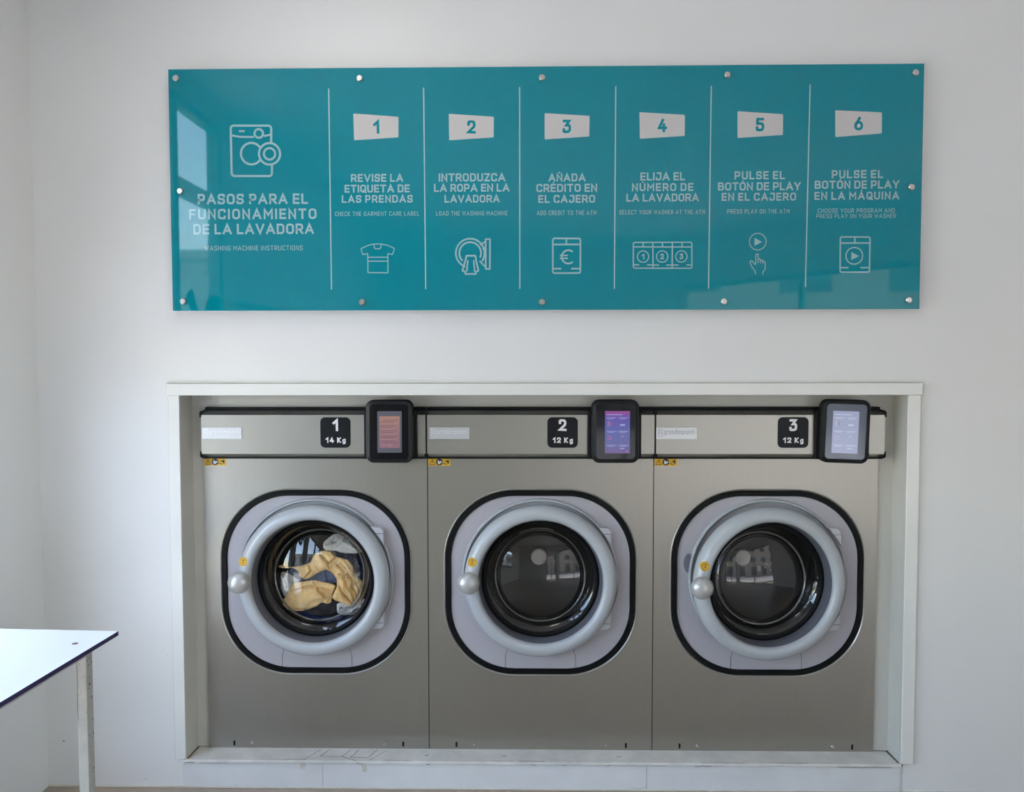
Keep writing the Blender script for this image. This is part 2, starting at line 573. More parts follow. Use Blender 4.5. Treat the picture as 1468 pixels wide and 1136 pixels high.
# ------------------------------------------------------------------ measured tables (metres, on the wall plane)
SIGN_TEXT=[('PASOS PARA EL', -0.929, 2.0633, 0.0354, 0.3793, 0.175, 'heading'),('FUNCIONAMIENTO', -0.93, 2.0123, 0.0354, 0.4387, 0.175, 'heading'),('DE LA LAVADORA', -0.928, 1.9613, 0.0354, 0.4154, 0.175, 'heading'),('WASHING MACHINE INSTRUCTIONS', -0.929, 1.906, 0.0161, 0.3391, 0.1, 'sub_heading'),('REVISE LA', -0.502, 2.1367, 0.0265, 0.1784, 0.175, 's1'),('ETIQUETA DE', -0.502, 2.1007, 0.0265, 0.2226, 0.175, 's1'),('LAS PRENDAS', -0.502, 2.0662, 0.0257, 0.2427, 0.175, 's1'),('CHECK THE GARMENT CARE LABEL', -0.503, 2.0217, 0.0145, 0.2877, 0.1, 'e1'),('INTRODUZCA', -0.178, 2.1363, 0.0273, 0.2266, 0.175, 's2'),('LA ROPA EN LA', -0.179, 2.1018, 0.0265, 0.2571, 0.175, 's2'),('LAVADORA', -0.178, 2.0652, 0.0257, 0.188, 0.175, 's2'),('LOAD THE WASHING MACHINE', -0.179, 2.0217, 0.0145, 0.2435, 0.1, 'e2'),('AÑADA', 0.145, 2.1347, 0.0265, 0.1253, 0.175, 's3'),('CRÉDITO EN', 0.144, 2.0993, 0.0273, 0.2065, 0.175, 's3'),('EL CAJERO', 0.144, 2.0627, 0.0265, 0.1928, 0.175, 's3'),('ADD CREDIT TO THE ATM', 0.144, 2.0217, 0.0145, 0.2017, 0.1, 'e3'),('ELIJA EL', 0.469, 2.1363, 0.0273, 0.1511, 0.175, 's4'),('NÚMERO DE', 0.469, 2.1007, 0.0265, 0.2073, 0.175, 's4'),('LA LAVADORA', 0.469, 2.0657, 0.0265, 0.2451, 0.175, 's4'),('SELECT YOUR WASHER AT THE ATM', 0.468, 2.0227, 0.0145, 0.2901, 0.1, 'e4'),('PULSE EL', 0.796, 2.1383, 0.0273, 0.1695, 0.175, 's5'),('BOTÓN DE PLAY', 0.795, 2.1014, 0.0273, 0.2788, 0.175, 's5'),('EN EL CAJERO', 0.794, 2.0667, 0.0265, 0.2507, 0.175, 's5'),('PRESS PLAY ON THE ATM', 0.793, 2.0238, 0.0145, 0.2097, 0.1, 'e5'),('PULSE EL', 1.124, 2.1403, 0.0273, 0.172, 0.175, 's6'),('BOTÓN DE PLAY', 1.123, 2.1054, 0.0273, 0.2836, 0.175, 's6'),('EN LA MÁQUINA', 1.123, 2.0687, 0.0265, 0.2844, 0.175, 's6'),('CHOOSE YOUR PROGRAM AND', 1.122, 2.0248, 0.0145, 0.2587, 0.1, 'e6'),('PRESS PLAY ON YOUR WASHER', 1.122, 2.0071, 0.0137, 0.2668, 0.1, 'e6')]
PLAQUES=[([(-0.579, 2.277),(-0.428, 2.286),(-0.427, 2.355),(-0.581, 2.367)], (-0.503, 2.321)),([(-0.255, 2.275),(-0.104, 2.284),(-0.103, 2.353),(-0.256, 2.364)], (-0.179, 2.319)),([(0.069, 2.276),(0.22, 2.285),(0.221, 2.354),(0.069, 2.364)], (0.144, 2.319)),([(0.391, 2.276),(0.542, 2.285),(0.542, 2.355),(0.389, 2.365)], (0.467, 2.32)),([(0.72, 2.277),(0.872, 2.286),(0.872, 2.355),(0.719, 2.366)], (0.795, 2.321)),([(1.048, 2.278),(1.203, 2.289),(1.202, 2.359),(1.046, 2.367)], (1.125, 2.322))]
ICONS={'w': [('P', [(-0.863, 2.265),(-0.862, 2.328),(-1.001, 2.329),(-1.0, 2.159),(-0.862, 2.158),(-0.861, 2.197)], 0.0072, 0, 0.0112),('P', [(-0.973, 2.31),(-0.953, 2.31)], 0.0064, 0, 0.0),('C', (-0.905, 2.302), 0.0145, 0.0072, 0, 360),('P', [(-0.999, 2.296),(-0.97, 2.291),(-0.922, 2.29)], 0.0064, 0, 0.0),('P', [(-0.888, 2.293),(-0.864, 2.298)], 0.0064, 0, 0.0),('C', (-0.931, 2.234), 0.0362, 0.0072, 32, 328),('C', (-0.869, 2.233), 0.0362, 0.0072, 0, 360),('C', (-0.869, 2.233), 0.0193, 0.0072, 0, 360)], '1': [('P', [(-0.515, 1.926),(-0.533, 1.922),(-0.559, 1.911),(-0.553, 1.89),(-0.536, 1.894),(-0.536, 1.829),(-0.467, 1.828),(-0.467, 1.894),(-0.451, 1.89),(-0.444, 1.911),(-0.469, 1.922),(-0.489, 1.926)], 0.0032, 0, 0.0024),('P', [(-0.515, 1.926),(-0.512, 1.91),(-0.492, 1.91),(-0.489, 1.926)], 0.0032, 0, 0.0064),('P', [(-0.515, 1.926),(-0.489, 1.926)], 0.0032, 0, 0.0),('P', [(-0.536, 1.881),(-0.467, 1.881)], 0.0032, 0, 0.0),('P', [(-0.536, 1.868),(-0.467, 1.868)], 0.0032, 0, 0.0)], '2': [('C', (-0.185, 1.894), 0.049, 0.0056, -35, 250),('C', (-0.185, 1.894), 0.037, 0.0056, -25, 225),('P', [(-0.132, 1.941),(-0.117, 1.941),(-0.118, 1.84),(-0.132, 1.84)], 0.0056, 1, 0.0008),('P', [(-0.151, 1.921),(-0.132, 1.934)], 0.0048, 0, 0.0),('P', [(-0.153, 1.867),(-0.132, 1.846)], 0.0048, 0, 0.0),('P', [(-0.143, 1.907),(-0.132, 1.913)], 0.004, 0, 0.0),('P', [(-0.198, 1.885),(-0.167, 1.885),(-0.165, 1.87),(-0.157, 1.834),(-0.166, 1.831),(-0.166, 1.823),(-0.202, 1.823),(-0.202, 1.831),(-0.212, 1.834),(-0.201, 1.87)], 0.0056, 1, 0.0024),('P', [(-0.193, 1.87),(-0.197, 1.832)], 0.0048, 0, 0.0),('P', [(-0.173, 1.87),(-0.17, 1.831)], 0.0048, 0, 0.0)], '3': [('P', [(0.097, 1.943),(0.191, 1.942),(0.191, 1.825),(0.097, 1.825)], 0.0056, 1, 0.0072),('P', [(0.097, 1.922),(0.191, 1.922)], 0.0056, 0, 0.0),('P', [(0.143, 1.941),(0.143, 1.923)], 0.0048, 0, 0.0),('P', [(0.098, 1.84),(0.126, 1.84)], 0.0056, 0, 0.0),('P', [(0.16, 1.84),(0.19, 1.84)], 0.0056, 0, 0.0),('C', (0.15, 1.88), 0.0225, 0.0056, 48, 312),('P', [(0.121, 1.885),(0.148, 1.885)], 0.0048, 0, 0.0),('P', [(0.121, 1.875),(0.148, 1.875)], 0.0048, 0, 0.0)], '4': [('P', [(0.371, 1.928),(0.569, 1.928),(0.57, 1.84),(0.371, 1.841)], 0.004, 1, 0.0064),('P', [(0.437, 1.928),(0.438, 1.84)], 0.004, 0, 0.0),('P', [(0.503, 1.928),(0.503, 1.84)], 0.004, 0, 0.0),('P', [(0.371, 1.913),(0.569, 1.912)], 0.004, 0, 0.0),('P', [(0.404, 1.927),(0.404, 1.913)], 0.004, 0, 0.0),('P', [(0.469, 1.927),(0.47, 1.913)], 0.004, 0, 0.0),('P', [(0.536, 1.927),(0.536, 1.913)], 0.004, 0, 0.0),('P', [(0.372, 1.852),(0.391, 1.852)], 0.004, 0, 0.0),('P', [(0.418, 1.852),(0.458, 1.851)], 0.004, 0, 0.0),('P', [(0.483, 1.851),(0.524, 1.851)], 0.004, 0, 0.0),('P', [(0.551, 1.851),(0.568, 1.851)], 0.004, 0, 0.0),('C', (0.404, 1.88), 0.0193, 0.0032, 0, 360),('T', '1', (0.404, 1.88), 0.0185),('C', (0.469, 1.88), 0.0193, 0.0032, 0, 360),('T', '2', (0.469, 1.88), 0.0185),('C', (0.534, 1.88), 0.0193, 0.0032, 0, 360),('T', '3', (0.534, 1.88), 0.0185)], '5': [('C', (0.792, 1.929), 0.0281, 0.0032, 0, 360),('F', [(0.781, 1.915),(0.806, 1.928),(0.781, 1.942)]),('P', [(0.786, 1.819),(0.784, 1.83),(0.773, 1.844),(0.766, 1.862),(0.773, 1.865),(0.786, 1.849),(0.786, 1.887),(0.794, 1.887),(0.794, 1.857)], 0.0032, 0, 0.0024),('P', [(0.794, 1.872),(0.802, 1.869),(0.802, 1.856)], 0.0032, 0, 0.0016),('P', [(0.802, 1.868),(0.81, 1.865),(0.81, 1.855)], 0.0032, 0, 0.0016),('P', [(0.81, 1.864),(0.818, 1.86),(0.818, 1.837),(0.811, 1.827),(0.81, 1.819)], 0.0032, 0, 0.0024)], '6': [('P', [(1.07, 1.944),(1.17, 1.943),(1.17, 1.825),(1.071, 1.825)], 0.0048, 1, 0.0072),('P', [(1.07, 1.923),(1.169, 1.923)], 0.0048, 0, 0.0),('P', [(1.119, 1.942),(1.119, 1.924)], 0.0048, 0, 0.0),('P', [(1.072, 1.84),(1.099, 1.84)], 0.0048, 0, 0.0),('P', [(1.139, 1.84),(1.169, 1.84)], 0.0048, 0, 0.0),('C', (1.118, 1.88), 0.0281, 0.004, 0, 360),('F', [(1.108, 1.866),(1.134, 1.879),(1.108, 1.893)])]}
STANDOFFS=[(-1.184, 2.488),(-0.558, 2.483),(0.06, 2.481),(0.683, 2.486),(1.31, 2.488),(-1.174, 1.732),(-0.556, 1.728),(0.06, 1.727),(0.679, 1.727),(1.302, 1.73),(-1.177, 2.108),(1.304, 2.109)]
GARMENTS={'A': [(-0.88, 0.678),(-0.864, 0.698),(-0.829, 0.702),(-0.79, 0.708),(-0.759, 0.702),(-0.727, 0.695),(-0.704, 0.687),(-0.72, 0.655),(-0.724, 0.62),(-0.744, 0.616),(-0.759, 0.624),(-0.775, 0.608),(-0.818, 0.592),(-0.854, 0.588),(-0.889, 0.596),(-0.91, 0.615),(-0.906, 0.635),(-0.892, 0.651)], 'B': [(-0.93, 0.757),(-0.914, 0.765),(-0.875, 0.757),(-0.836, 0.763),(-0.804, 0.773),(-0.785, 0.808),(-0.757, 0.82),(-0.722, 0.816),(-0.703, 0.797),(-0.66, 0.785),(-0.641, 0.766),(-0.63, 0.722),(-0.603, 0.703),(-0.613, 0.632),(-0.643, 0.608),(-0.67, 0.616),(-0.705, 0.628),(-0.724, 0.64),(-0.704, 0.683),(-0.702, 0.71),(-0.719, 0.734),(-0.742, 0.748),(-0.774, 0.734),(-0.805, 0.714),(-0.825, 0.71),(-0.842, 0.722),(-0.848, 0.741),(-0.867, 0.753),(-0.906, 0.753)], 'C': [(-0.895, 0.739),(-0.863, 0.753),(-0.797, 0.749),(-0.742, 0.757),(-0.711, 0.734),(-0.696, 0.691),(-0.743, 0.687),(-0.79, 0.691),(-0.837, 0.69),(-0.875, 0.714)], 'D': [(-0.916, 0.739),(-0.891, 0.735),(-0.84, 0.706),(-0.864, 0.682),(-0.88, 0.643),(-0.904, 0.639),(-0.917, 0.678)], 'E': [(-0.753, 0.851),(-0.718, 0.879),(-0.671, 0.889),(-0.632, 0.867),(-0.592, 0.813),(-0.641, 0.805),(-0.683, 0.808),(-0.711, 0.816),(-0.742, 0.816),(-0.757, 0.828)], 'F': [(-0.722, 0.824),(-0.702, 0.846),(-0.679, 0.834),(-0.64, 0.82),(-0.594, 0.811),(-0.571, 0.777),(-0.571, 0.719),(-0.599, 0.679),(-0.642, 0.711),(-0.657, 0.765),(-0.68, 0.773),(-0.711, 0.789)], 'G': [(-0.83, 0.6),(-0.775, 0.616),(-0.759, 0.632),(-0.728, 0.628),(-0.697, 0.632),(-0.694, 0.581),(-0.725, 0.565),(-0.776, 0.565),(-0.815, 0.576)], 'H': [(-0.709, 0.62),(-0.67, 0.62),(-0.642, 0.616),(-0.603, 0.638),(-0.592, 0.628),(-0.608, 0.601),(-0.643, 0.573),(-0.682, 0.571),(-0.705, 0.577)], 'I': [(-0.865, 0.588),(-0.818, 0.6),(-0.76, 0.58),(-0.697, 0.585),(-0.643, 0.585),(-0.659, 0.557),(-0.706, 0.537),(-0.776, 0.533),(-0.831, 0.553)]}
CREASES={'A': [[(-0.876, 0.667),(-0.837, 0.679),(-0.798, 0.687),(-0.759, 0.667),(-0.724, 0.62)], [(-0.79, 0.702),(-0.774, 0.683),(-0.743, 0.675),(-0.724, 0.663)], [(-0.904, 0.623),(-0.877, 0.6),(-0.83, 0.598)], [(-0.774, 0.679),(-0.744, 0.64)]], 'B': [[(-0.734, 0.777),(-0.719, 0.734),(-0.696, 0.699),(-0.681, 0.663),(-0.65, 0.628),(-0.642, 0.616)], [(-0.757, 0.804),(-0.742, 0.785),(-0.727, 0.773),(-0.703, 0.793)], [(-0.672, 0.734),(-0.669, 0.695),(-0.642, 0.664),(-0.631, 0.628)], [(-0.688, 0.734),(-0.641, 0.718),(-0.63, 0.711)], [(-0.704, 0.683),(-0.724, 0.648)], [(-0.805, 0.765),(-0.797, 0.742),(-0.821, 0.718)], [(-0.712, 0.703),(-0.689, 0.679),(-0.658, 0.64)], [(-0.661, 0.734),(-0.642, 0.711),(-0.642, 0.679),(-0.619, 0.648)], [(-0.695, 0.765),(-0.668, 0.742)]], 'C': [[(-0.75, 0.734),(-0.743, 0.702)]], 'D': [[(-0.891, 0.726),(-0.876, 0.698),(-0.852, 0.698)], [(-0.907, 0.722),(-0.892, 0.682)]], 'E': [[(-0.726, 0.859),(-0.679, 0.863),(-0.64, 0.844),(-0.609, 0.82)], [(-0.694, 0.875),(-0.656, 0.859),(-0.629, 0.836)], [(-0.741, 0.84),(-0.702, 0.851)], [(-0.71, 0.869),(-0.718, 0.851)], [(-0.663, 0.879),(-0.671, 0.859)]], 'F': [[(-0.695, 0.82),(-0.641, 0.797),(-0.602, 0.75)]], 'G': [[(-0.775, 0.6),(-0.744, 0.588)]], 'H': [[(-0.689, 0.6),(-0.65, 0.597)], [(-0.643, 0.608),(-0.619, 0.612)]], 'I': [[(-0.807, 0.576),(-0.752, 0.557),(-0.698, 0.561)]]}

# ================================================================== THE ROOM
XL, XR, CE = -1.712, 3.6, 2.95
NX0, NX1, NZ0, NZ1 = -1.208, 1.322, 0.107, 1.407     # the niche opening
# back wall with the niche cut out
bm = bmesh.new()
box(bm, XL - .2, NX0 - .012, 0, .10, 0, CE)
box(bm, NX1 + .012, XR + .2, 0, .10, 0, CE)
box(bm, NX0 - .012, NX1 + .012, 0, .10, NZ1, CE)
box(bm, NX0 - .012, NX1 + .012, 0.004, .10, 0, NZ0 - .014)
wb = struct('wall_back', bm, 'wall')
# boards closing the wall below the niche
for x0, x1 in ((-1.2235, -.7215), (-.7205, .4315), (.4325, 1.3235)):
    obj('plinth_board', B(x0, x1, -.0025, .0035, .004, .0935, bev=.0006, seg=1), 'plinthb', wb)
# left wall with the glazed opening
WY0, WY1, WZ0, WZ1 = -1.16, -1.76, 0.06, 2.86
bm = bmesh.new()
box(bm, XL - .06, XL, -.40, 0, 0, CE)
box(bm, XL - .06, XL, WY0, -1.10, 0, CE)
box(bm, XL - .06, XL, -1.10, -.40, 0, .25)
box(bm, XL - .06, XL, -1.10, -.40, 1.70, CE)
box(bm, XL - .06, XL, WY1, WY0, 0, WZ0)
box(bm, XL - .06, XL, WY1, WY0, WZ1, CE)
box(bm, XL - .06, XL, -1.92, WY1, 0, CE)
box(bm, XL - .06, XL, -4.6, -1.92, 0, 0.90)
box(bm, XL - .06, XL, -4.6, -1.92, 1.9, CE)
box(bm, XL - .06, XL, -6.5, -4.6, 0, CE)
struct('wall_left', bm, 'wall')
struct('floor', B(XL - .2, XR + .2, -6.5, .1, -.1, 0), 'floor')
struct('ceiling', B(XL - .2, XR + .2, -6.5, .1, CE, CE + .3), 'ceiling')
struct('trim_1', B(XL, 2.6, -.006, .0035, 0, .0045, bev=.0015, seg=1), 'grout')
# right wall and the shopfront behind the camera
struct('wall_right', B(XR, XR + .2, -3.9, 0, 0, CE), 'wall')
bm = bmesh.new()
box(bm, XL - .2, .7, -6.5, -6.3, 0, CE)
box(bm, .7, 1.65, -6.5, -6.3, 2.15, CE)
box(bm, 1.65, 1.85, -6.5, -6.3, 0, CE)
struct('wall_front', bm, 'wall2')


def shop_window(n, p0, p1, z0, z1, posts, gl='winglass', glass=True):
    """framed glazing between two floor points"""
    p0, p1 = Vector(p0), Vector(p1)
    d = (p1 - p0)
    Ln = d.length
    ang = math.atan2(d.y, d.x)
    root = bpy.data.objects.new('window_%d' % n, None)
    root['kind'] = 'structure'
    root.location = (p0.x, p0.y, 0)
    root.rotation_euler = (0, 0, ang)
    COL.objects.link(root)
    f = 0.05
    bm = bmesh.new()
    box(bm, 0, Ln, -.03, .03, z0, z0 + f)
    box(bm, 0, Ln, -.03, .03, z1 - f, z1)
    obj('window_frame', bm, 'post', root)
    for s in [0] + posts + [1]:
        x = s * (Ln - f)
        obj('mullion', B(x, x + f, -.032, .032, z0 + f, z1 - f), 'post', root)
    xs = [0] + posts + [1]
    if glass:
        for a, b in zip(xs, xs[1:]):
            obj('pane', B(a * (Ln - f) + f, b * (Ln - f), -.004, .004, z0 + f, z1 - f), 'winglass', root)
    return root


wl = shop_window(1, (XL - .03, WY1), (XL - .03, WY0), WZ0, WZ1, [])
bm = bmesh.new()
text(bm, '%', 0, 0, .55, 0, weight=.17)
bmesh.ops.transform(bm, matrix=Matrix.Translation((.215, -.008, 1.35)), verts=bm.verts)
obj('vinyl_lettering', bm, 'vinyl', wl)
shop_window(5, (XL - .03, -1.10), (XL - .03, -.40), .25, 1.70, [])
shop_window(2, (XL - .03, -4.6), (XL - .03, -1.92), .90, 1.9, [.34, .67])
shop_window(3, (.7, -6.4), (1.65, -6.4), .02, 2.15, [.5])
shop_window(4, (1.85, -6.4), (XR + .1, -3.9), .02, 2.42, [.5])
# lintel over the slanting shopfront
d = Vector((XR + .1 - 1.85, 2.5, 0))
bm = B(0, d.length, -.1, .1, 2.42, CE)
bmesh.ops.transform(bm, matrix=Matrix.Translation((1.85, -6.4, 0)) @ Matrix.Rotation(math.atan2(d.y, d.x), 4, 'Z'), verts=bm.verts)
struct('wall_corner', bm, 'wall2')
# the street, seen only in reflections
struct('pavement', B(-12, 14, -9.2, -6.5, -.14, -.02), 'pave')
struct('road', B(-30, 34, -19, -9.2, -.3, -.12), 'road')
struct('side_street', B(-30, XL - .07, -9.2, 12, -.3, -.05), 'pave2')
bm = bmesh.new()
box(bm, -3.0, 18, -24, -20, -.2, 9.2)
fac = struct('street_front', bm, 'facade')
bm = bmesh.new()
box(bm, -16, -3.0, -24, -20, -.2, 4.6)
box(bm, -16.3, -3.0, -24.2, -19.7, 4.6, 4.85)
sfac = struct('street_front_low', bm, 'pave')
for i in range(4):
    for z in (.3, 2.6):
        obj('window', B(-15 + i * 3, -13.4 + i * 3, -20.03, -19.97, z, z + 1.5), 'facadew', sfac)
struct('awning_bar', B(-2.24, -2.17, -6.4, -.4, 2.60, 2.70), 'post')
k = 0
for i in range(6):
    x = -2.2 + i * 3.2
    for z in (.2, 2.9, 5.7):
        obj('window', B(x, x + 1.5, -20.03, -19.97, z + (.7 if z > 1 else 0), z + (1.9 if z > 1 else 2.3)), 'facadew', fac)
# rooms above and behind close the building off from the sky
bm = bmesh.new()
box(bm, XL - .2, XR + .2, .1, 1.3, -.1, .0)
box(bm, XL - .2, XR + .2, 1.2, 1.3, 0, CE)
box(bm, XL - .2, XL - .03, .1, 1.2, 0, CE)
box(bm, XR + .1, XR + .2, .1, 1.2, 0, CE)
box(bm, XL - .2, XR + .2, .1, 1.3, CE, CE + .3)
struct('service_room', bm, 'dark')

# niche: jambs, casing, header, sill, filler frame
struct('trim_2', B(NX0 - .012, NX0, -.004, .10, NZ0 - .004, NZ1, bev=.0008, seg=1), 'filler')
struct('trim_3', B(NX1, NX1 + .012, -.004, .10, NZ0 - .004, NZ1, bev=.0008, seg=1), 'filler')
struct('trim_4', B(-1.2465, NX0, -.012, -.0005, .108, NZ1, bev=.0012, seg=1), 'trim')
struct('trim_5', B(NX1, 1.3645, -.012, -.0005, .108, NZ1, bev=.0012, seg=1), 'trim')
bm = bmesh.new()
box(bm, -1.249, 1.367, -.020, -.0005, 1.407, 1.4485, bev=.0015, seg=1)
box(bm, -1.249, 1.367, -.012, -.0005, 1.450, 1.4545, bev=.001, seg=1)
struct('trim_6', bm, 'trim')
bm = bmesh.new()
box(bm, NX0 - .012, NX1 + .004, -.010, .10, .0935, .105, bev=.0025, seg=2)
sillo = struct('window_sill', bm, 'sill')
sillo.name = 'trim_7'
bm = bmesh.new()
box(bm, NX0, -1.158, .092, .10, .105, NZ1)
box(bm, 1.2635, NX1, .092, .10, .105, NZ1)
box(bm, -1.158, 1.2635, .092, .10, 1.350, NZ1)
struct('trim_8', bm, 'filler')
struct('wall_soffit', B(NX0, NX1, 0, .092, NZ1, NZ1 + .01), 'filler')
# platform the machines stand on
struct('machine_platform', B(NX0 - .01, NX1 + .01, .10, 1.1, 0, .0955), 'dark')


def marks(name, lst, m, parent, y=None, z=None, wd=.003):
    bm = bmesh.new()
    for pts, w_ in lst:
        rr_ = random.Random(len(pts) * 31 + int(abs(pts[0][0]) * 1e4))
        fine = [pts[0]]
        for p, q in zip(pts, pts[1:]):      # irregular, hand-worn course
            n_ = max(2, int(math.hypot(q[0] - p[0], q[1] - p[1]) / .006))
            for k in range(1, n_ + 1):
                t = k / n_
                j = 0 if (k == n_ or w_ >= .008) else w_ * .35
                fine.append((p[0] + (q[0] - p[0]) * t + rr_.uniform(-j, j), p[1] + (q[1] - p[1]) * t + rr_.uniform(-j, j)))
        pts = fine
        w_ = w_ * .62 if w_ < .008 else w_
        if y is not None:
            stroke(bm, pts, w_, y)
        else:
            stroke(bm, pts, w_, 0)
    if z is not None:
        for v in bm.verts:
            v.co = Vector((v.co.x, v.co.z, z))
    o = obj(name, bm, m, parent)
    return o


# dirt on the sill top (points are x,y) and its front lip
marks('dirt_crack', [([(-.790, -.008), (-.745, .072)], .0035), ([(-.735, .02), (-.715, .068)], .004), ([(-.735, .02), (-.655, .020)], .003), ([(-.655, .02), (-.637, .07)], .0035),
                     ([(-.625, .012), (-.607, .066)], .004), ([(-.56, .016), (-.538, .07)], .004), ([(-.625, .014), (-.56, .014)], .0035), ([(-.66, .02), (-.60, -.009)], .004), ([(-.555, -.008), (-.505, .06)], .003),
                     ([(NX0 + .002, -.002), (NX0 + .006, .088)], .009), ([(NX0, .086), (NX0 + .05, .088)], .006), ([(NX1 - .002, .0), (NX1 - .006, .088)], .009), ([(NX1 - .06, .088), (NX1, .086)], .006),
                     ([(-.9, -.004), (-.78, -.005)], .002), ([(-.50, -.005), (-.40, -.006)], .003), ([(-.36, .03), (-.345, .03)], .006), ([(-.08, .03), (-.065, .03)], .006), ([(-.02, -.005), (.07, -.006)], .004),
                     ([(.33, .03), (.345, .03)], .005), ([(.62, -.006), (.78, -.007)], .003), ([(.86, -.004), (1.0, -.006)], .003), ([(-.12, -.005), (-.04, -.006)], .0025)], 'dirt', sillo, z=.1056)
marks('front_crack', [([(-1.213, .094), (-1.18, .0955)], .004), ([(-1.16, .094), (-1.06, .094)], .0015), ([(-.60, .098), (-.575, .094)], .003), ([(-.35, .095), (-.335, .095)], .004), ([(.02, .097), (.04, .094)], .003),
                      ([(.13, .095), (.15, .095)], .002), ([(.29, .095), (.30, .095)], .003), ([(.60, .095), (.66, .095)], .003), ([(1.10, .0945), (1.29, .0945)], .0025), ([(.25, .0955), (.5, .0945)], .0012)], 'dirt', sillo, y=-.0105)
marks('stain', [([(-.792, .092), (-.792, .070)], .020), ([(-.572, .092), (-.572, .062)], .018), ([(.37, .014), (.40, .010), (.43, .012)], .004), ([(.425, .09), (.42, .065)], .002), ([(-1.04, .014), (-1.03, .010)], .003)], 'smudge', wb, y=-.0032)
marks('wall_scuff', [([(-1.655, .165), (-1.65, .164)], .006), ([(-1.362, .0300), (-1.358, .030)], .003), ([(-1.27, .482), (-1.27, .478)], .0025)], 'dirt', wb, y=-.0006)


# ================================================================== THE SIGN
sign = thing('instruction_sign', 'long teal glass sign of washing instructions in six steps, bolted to wall above washers', 'sign', (.065, 0, 1.70))
SO = (.065, 0, 1.70)
sx0, sx1, sz0, sz1 = -1.2125, 1.341, 1.700, 2.520
obj('backing_sheet', B(sx0 - .0035, sx1 + .0015, -.0275, -.0235, sz0 - .002, sz1 + .002, bev=.0006, seg=1), 'backing', sign, SO)
obj('glass_panel', B(sx0, sx1, -.036, -.0276, sz0, sz1, bev=.0012, seg=2), 'teal', sign, SO)
for x, z in STANDOFFS:
    bm = bmesh.new()
    lathe(bm, [(0, -.0455), (.0085, -.0455), (.0108, -.0432), (.0108, -.0362)], x, z, 28)
    lathe(bm, [(.0072, -.0362), (.0072, 0)], x, z, 20)
    o = obj('standoff', bm, 'chrome', sign, SO, smooth=True)
for a, b in (((-.664, 2.451), (-.662, 1.772)), ((-.341, 2.452), (-.338, 1.772)), ((-.0155, 2.452), (-.0155, 1.772)), ((.309, 2.452), (.307, 1.771)), ((.630, 2.451), (.627, 1.771)), ((.961, 2.453), (.955, 1.775))):
    bm = bmesh.new()
    stroke(bm, [a, b], .0036, -.0364)
    obj('divider_line', bm, 'line', sign, SO)
groups = {}
for s, xc, zb, cap, wd, wt, kind in SIGN_TEXT:
    groups.setdefault(kind, []).append((s, xc, zb, cap, wd, wt))
for kind, L in groups.items():
    bm = bmesh.new()
    for s, xc, zb, cap, wd, wt in L:
        text(bm, s, xc, zb, cap, -.0365, wd, wt * 1.08 if wt > .12 else .095, track=.15 if wt > .12 else .26)
    nm = {'heading': 'heading_lettering', 'sub_heading': 'small_lettering'}.get(kind, 'step_lettering' if kind[0] == 's' else 'small_lettering')
    obj(nm, bm, 'print' if nm != 'small_lettering' else 'line', sign, SO)
for i, (pts, c) in enumerate(PLAQUES):
    bm = bmesh.new()
    fpoly(bm, fillet(pts, .003, True, 3), -.0365)
    pl = obj('number_plaque', bm, 'plaque', sign, SO)
    bm = bmesh.new()
    text(bm, str(i + 1), c[0], c[1] - .0225, .045, -.0370, weight=.20)
    obj('numeral', bm, 'tealprint', pl, SO)


def icon(key, name):
    bm = bmesh.new()
    for qi, q in enumerate(ICONS[key]):
        if q[0] == 'P':
            cl = bool(q[3])
            pts = fillet(q[1], q[4], cl)
            stroke(bm, pts, q[2], -.0366 - qi * 3e-5, cl)
        elif q[0] == 'C':
            full = abs(q[5] - q[4]) >= 360
            pts = arc(q[1][0], q[1][1], q[2], q[2], q[4], q[5], 40)
            if full:
                pts = pts[:-1]
            stroke(bm, pts, q[3], -.0366 - qi * 3e-5, full)
        elif q[0] == 'F':
            fpoly(bm, q[1], -.0366 - qi * 3e-5)
        elif q[0] == 'T':
            text(bm, q[1], q[2][0], q[2][1] - q[3] / 2, q[3], -.0366 - qi * 3e-5, weight=.2)
    obj(name, bm, 'print', sign, SO)


icon('w', 'washer_pictogram')
icon('1', 'shirt_pictogram')
icon('2', 'loading_pictogram')
icon('3', 'payment_pictogram')
icon('4', 'washer_row_pictogram')
icon('5', 'pressing_hand_pictogram')
icon('6', 'play_pictogram')


# ================================================================== THE WASHERS

YF = .08          # front face of the cabinets
PZ = .7225        # centre height of the door surround
DZ = .737         # centre height of the door


def rect_ray(cx, cz, x0, x1, z0, z1, ang):
    dx, dz = math.cos(ang), math.sin(ang)
    t = min(((x1 if dx > 0 else x0) - cx) / dx if abs(dx) > 1e-9 else 1e9, ((z1 if dz > 0 else z0) - cz) / dz if abs(dz) > 1e-9 else 1e9)
    return (cx + dx * t, cz + dz * t)


def panel_with_hole(bm, x0, x1, z0, z1, hole, y, yb):
    n = len(hole)
    cx = sum(p[0] for p in hole) / n
    cz = sum(p[1] for p in hole) / n
    angs = [math.atan2(p[1] - cz, p[0] - cx) for p in hole]
    outer = [rect_ray(cx, cz, x0, x1, z0, z1, a) for a in angs]
    # snap the nearest ray to each corner
    for c in ((x0, z0), (x1, z0), (x1, z1), (x0, z1)):
        i = min(range(n), key=lambda k: (outer[k][0] - c[0]) ** 2 + (outer[k][1] - c[1]) ** 2)
        outer[i] = c
    ringband(bm, outer, hole, y, y)
    ringband(bm, list(reversed(outer)), list(reversed(inset(outer, 0))), y, yb)
    ringband(bm, hole, hole, y, yb)
    return bm


def sstep(a, b, x):
    t = max(0, min(1, (x - a) / (b - a)))
    return t * t * (3 - 2 * t)


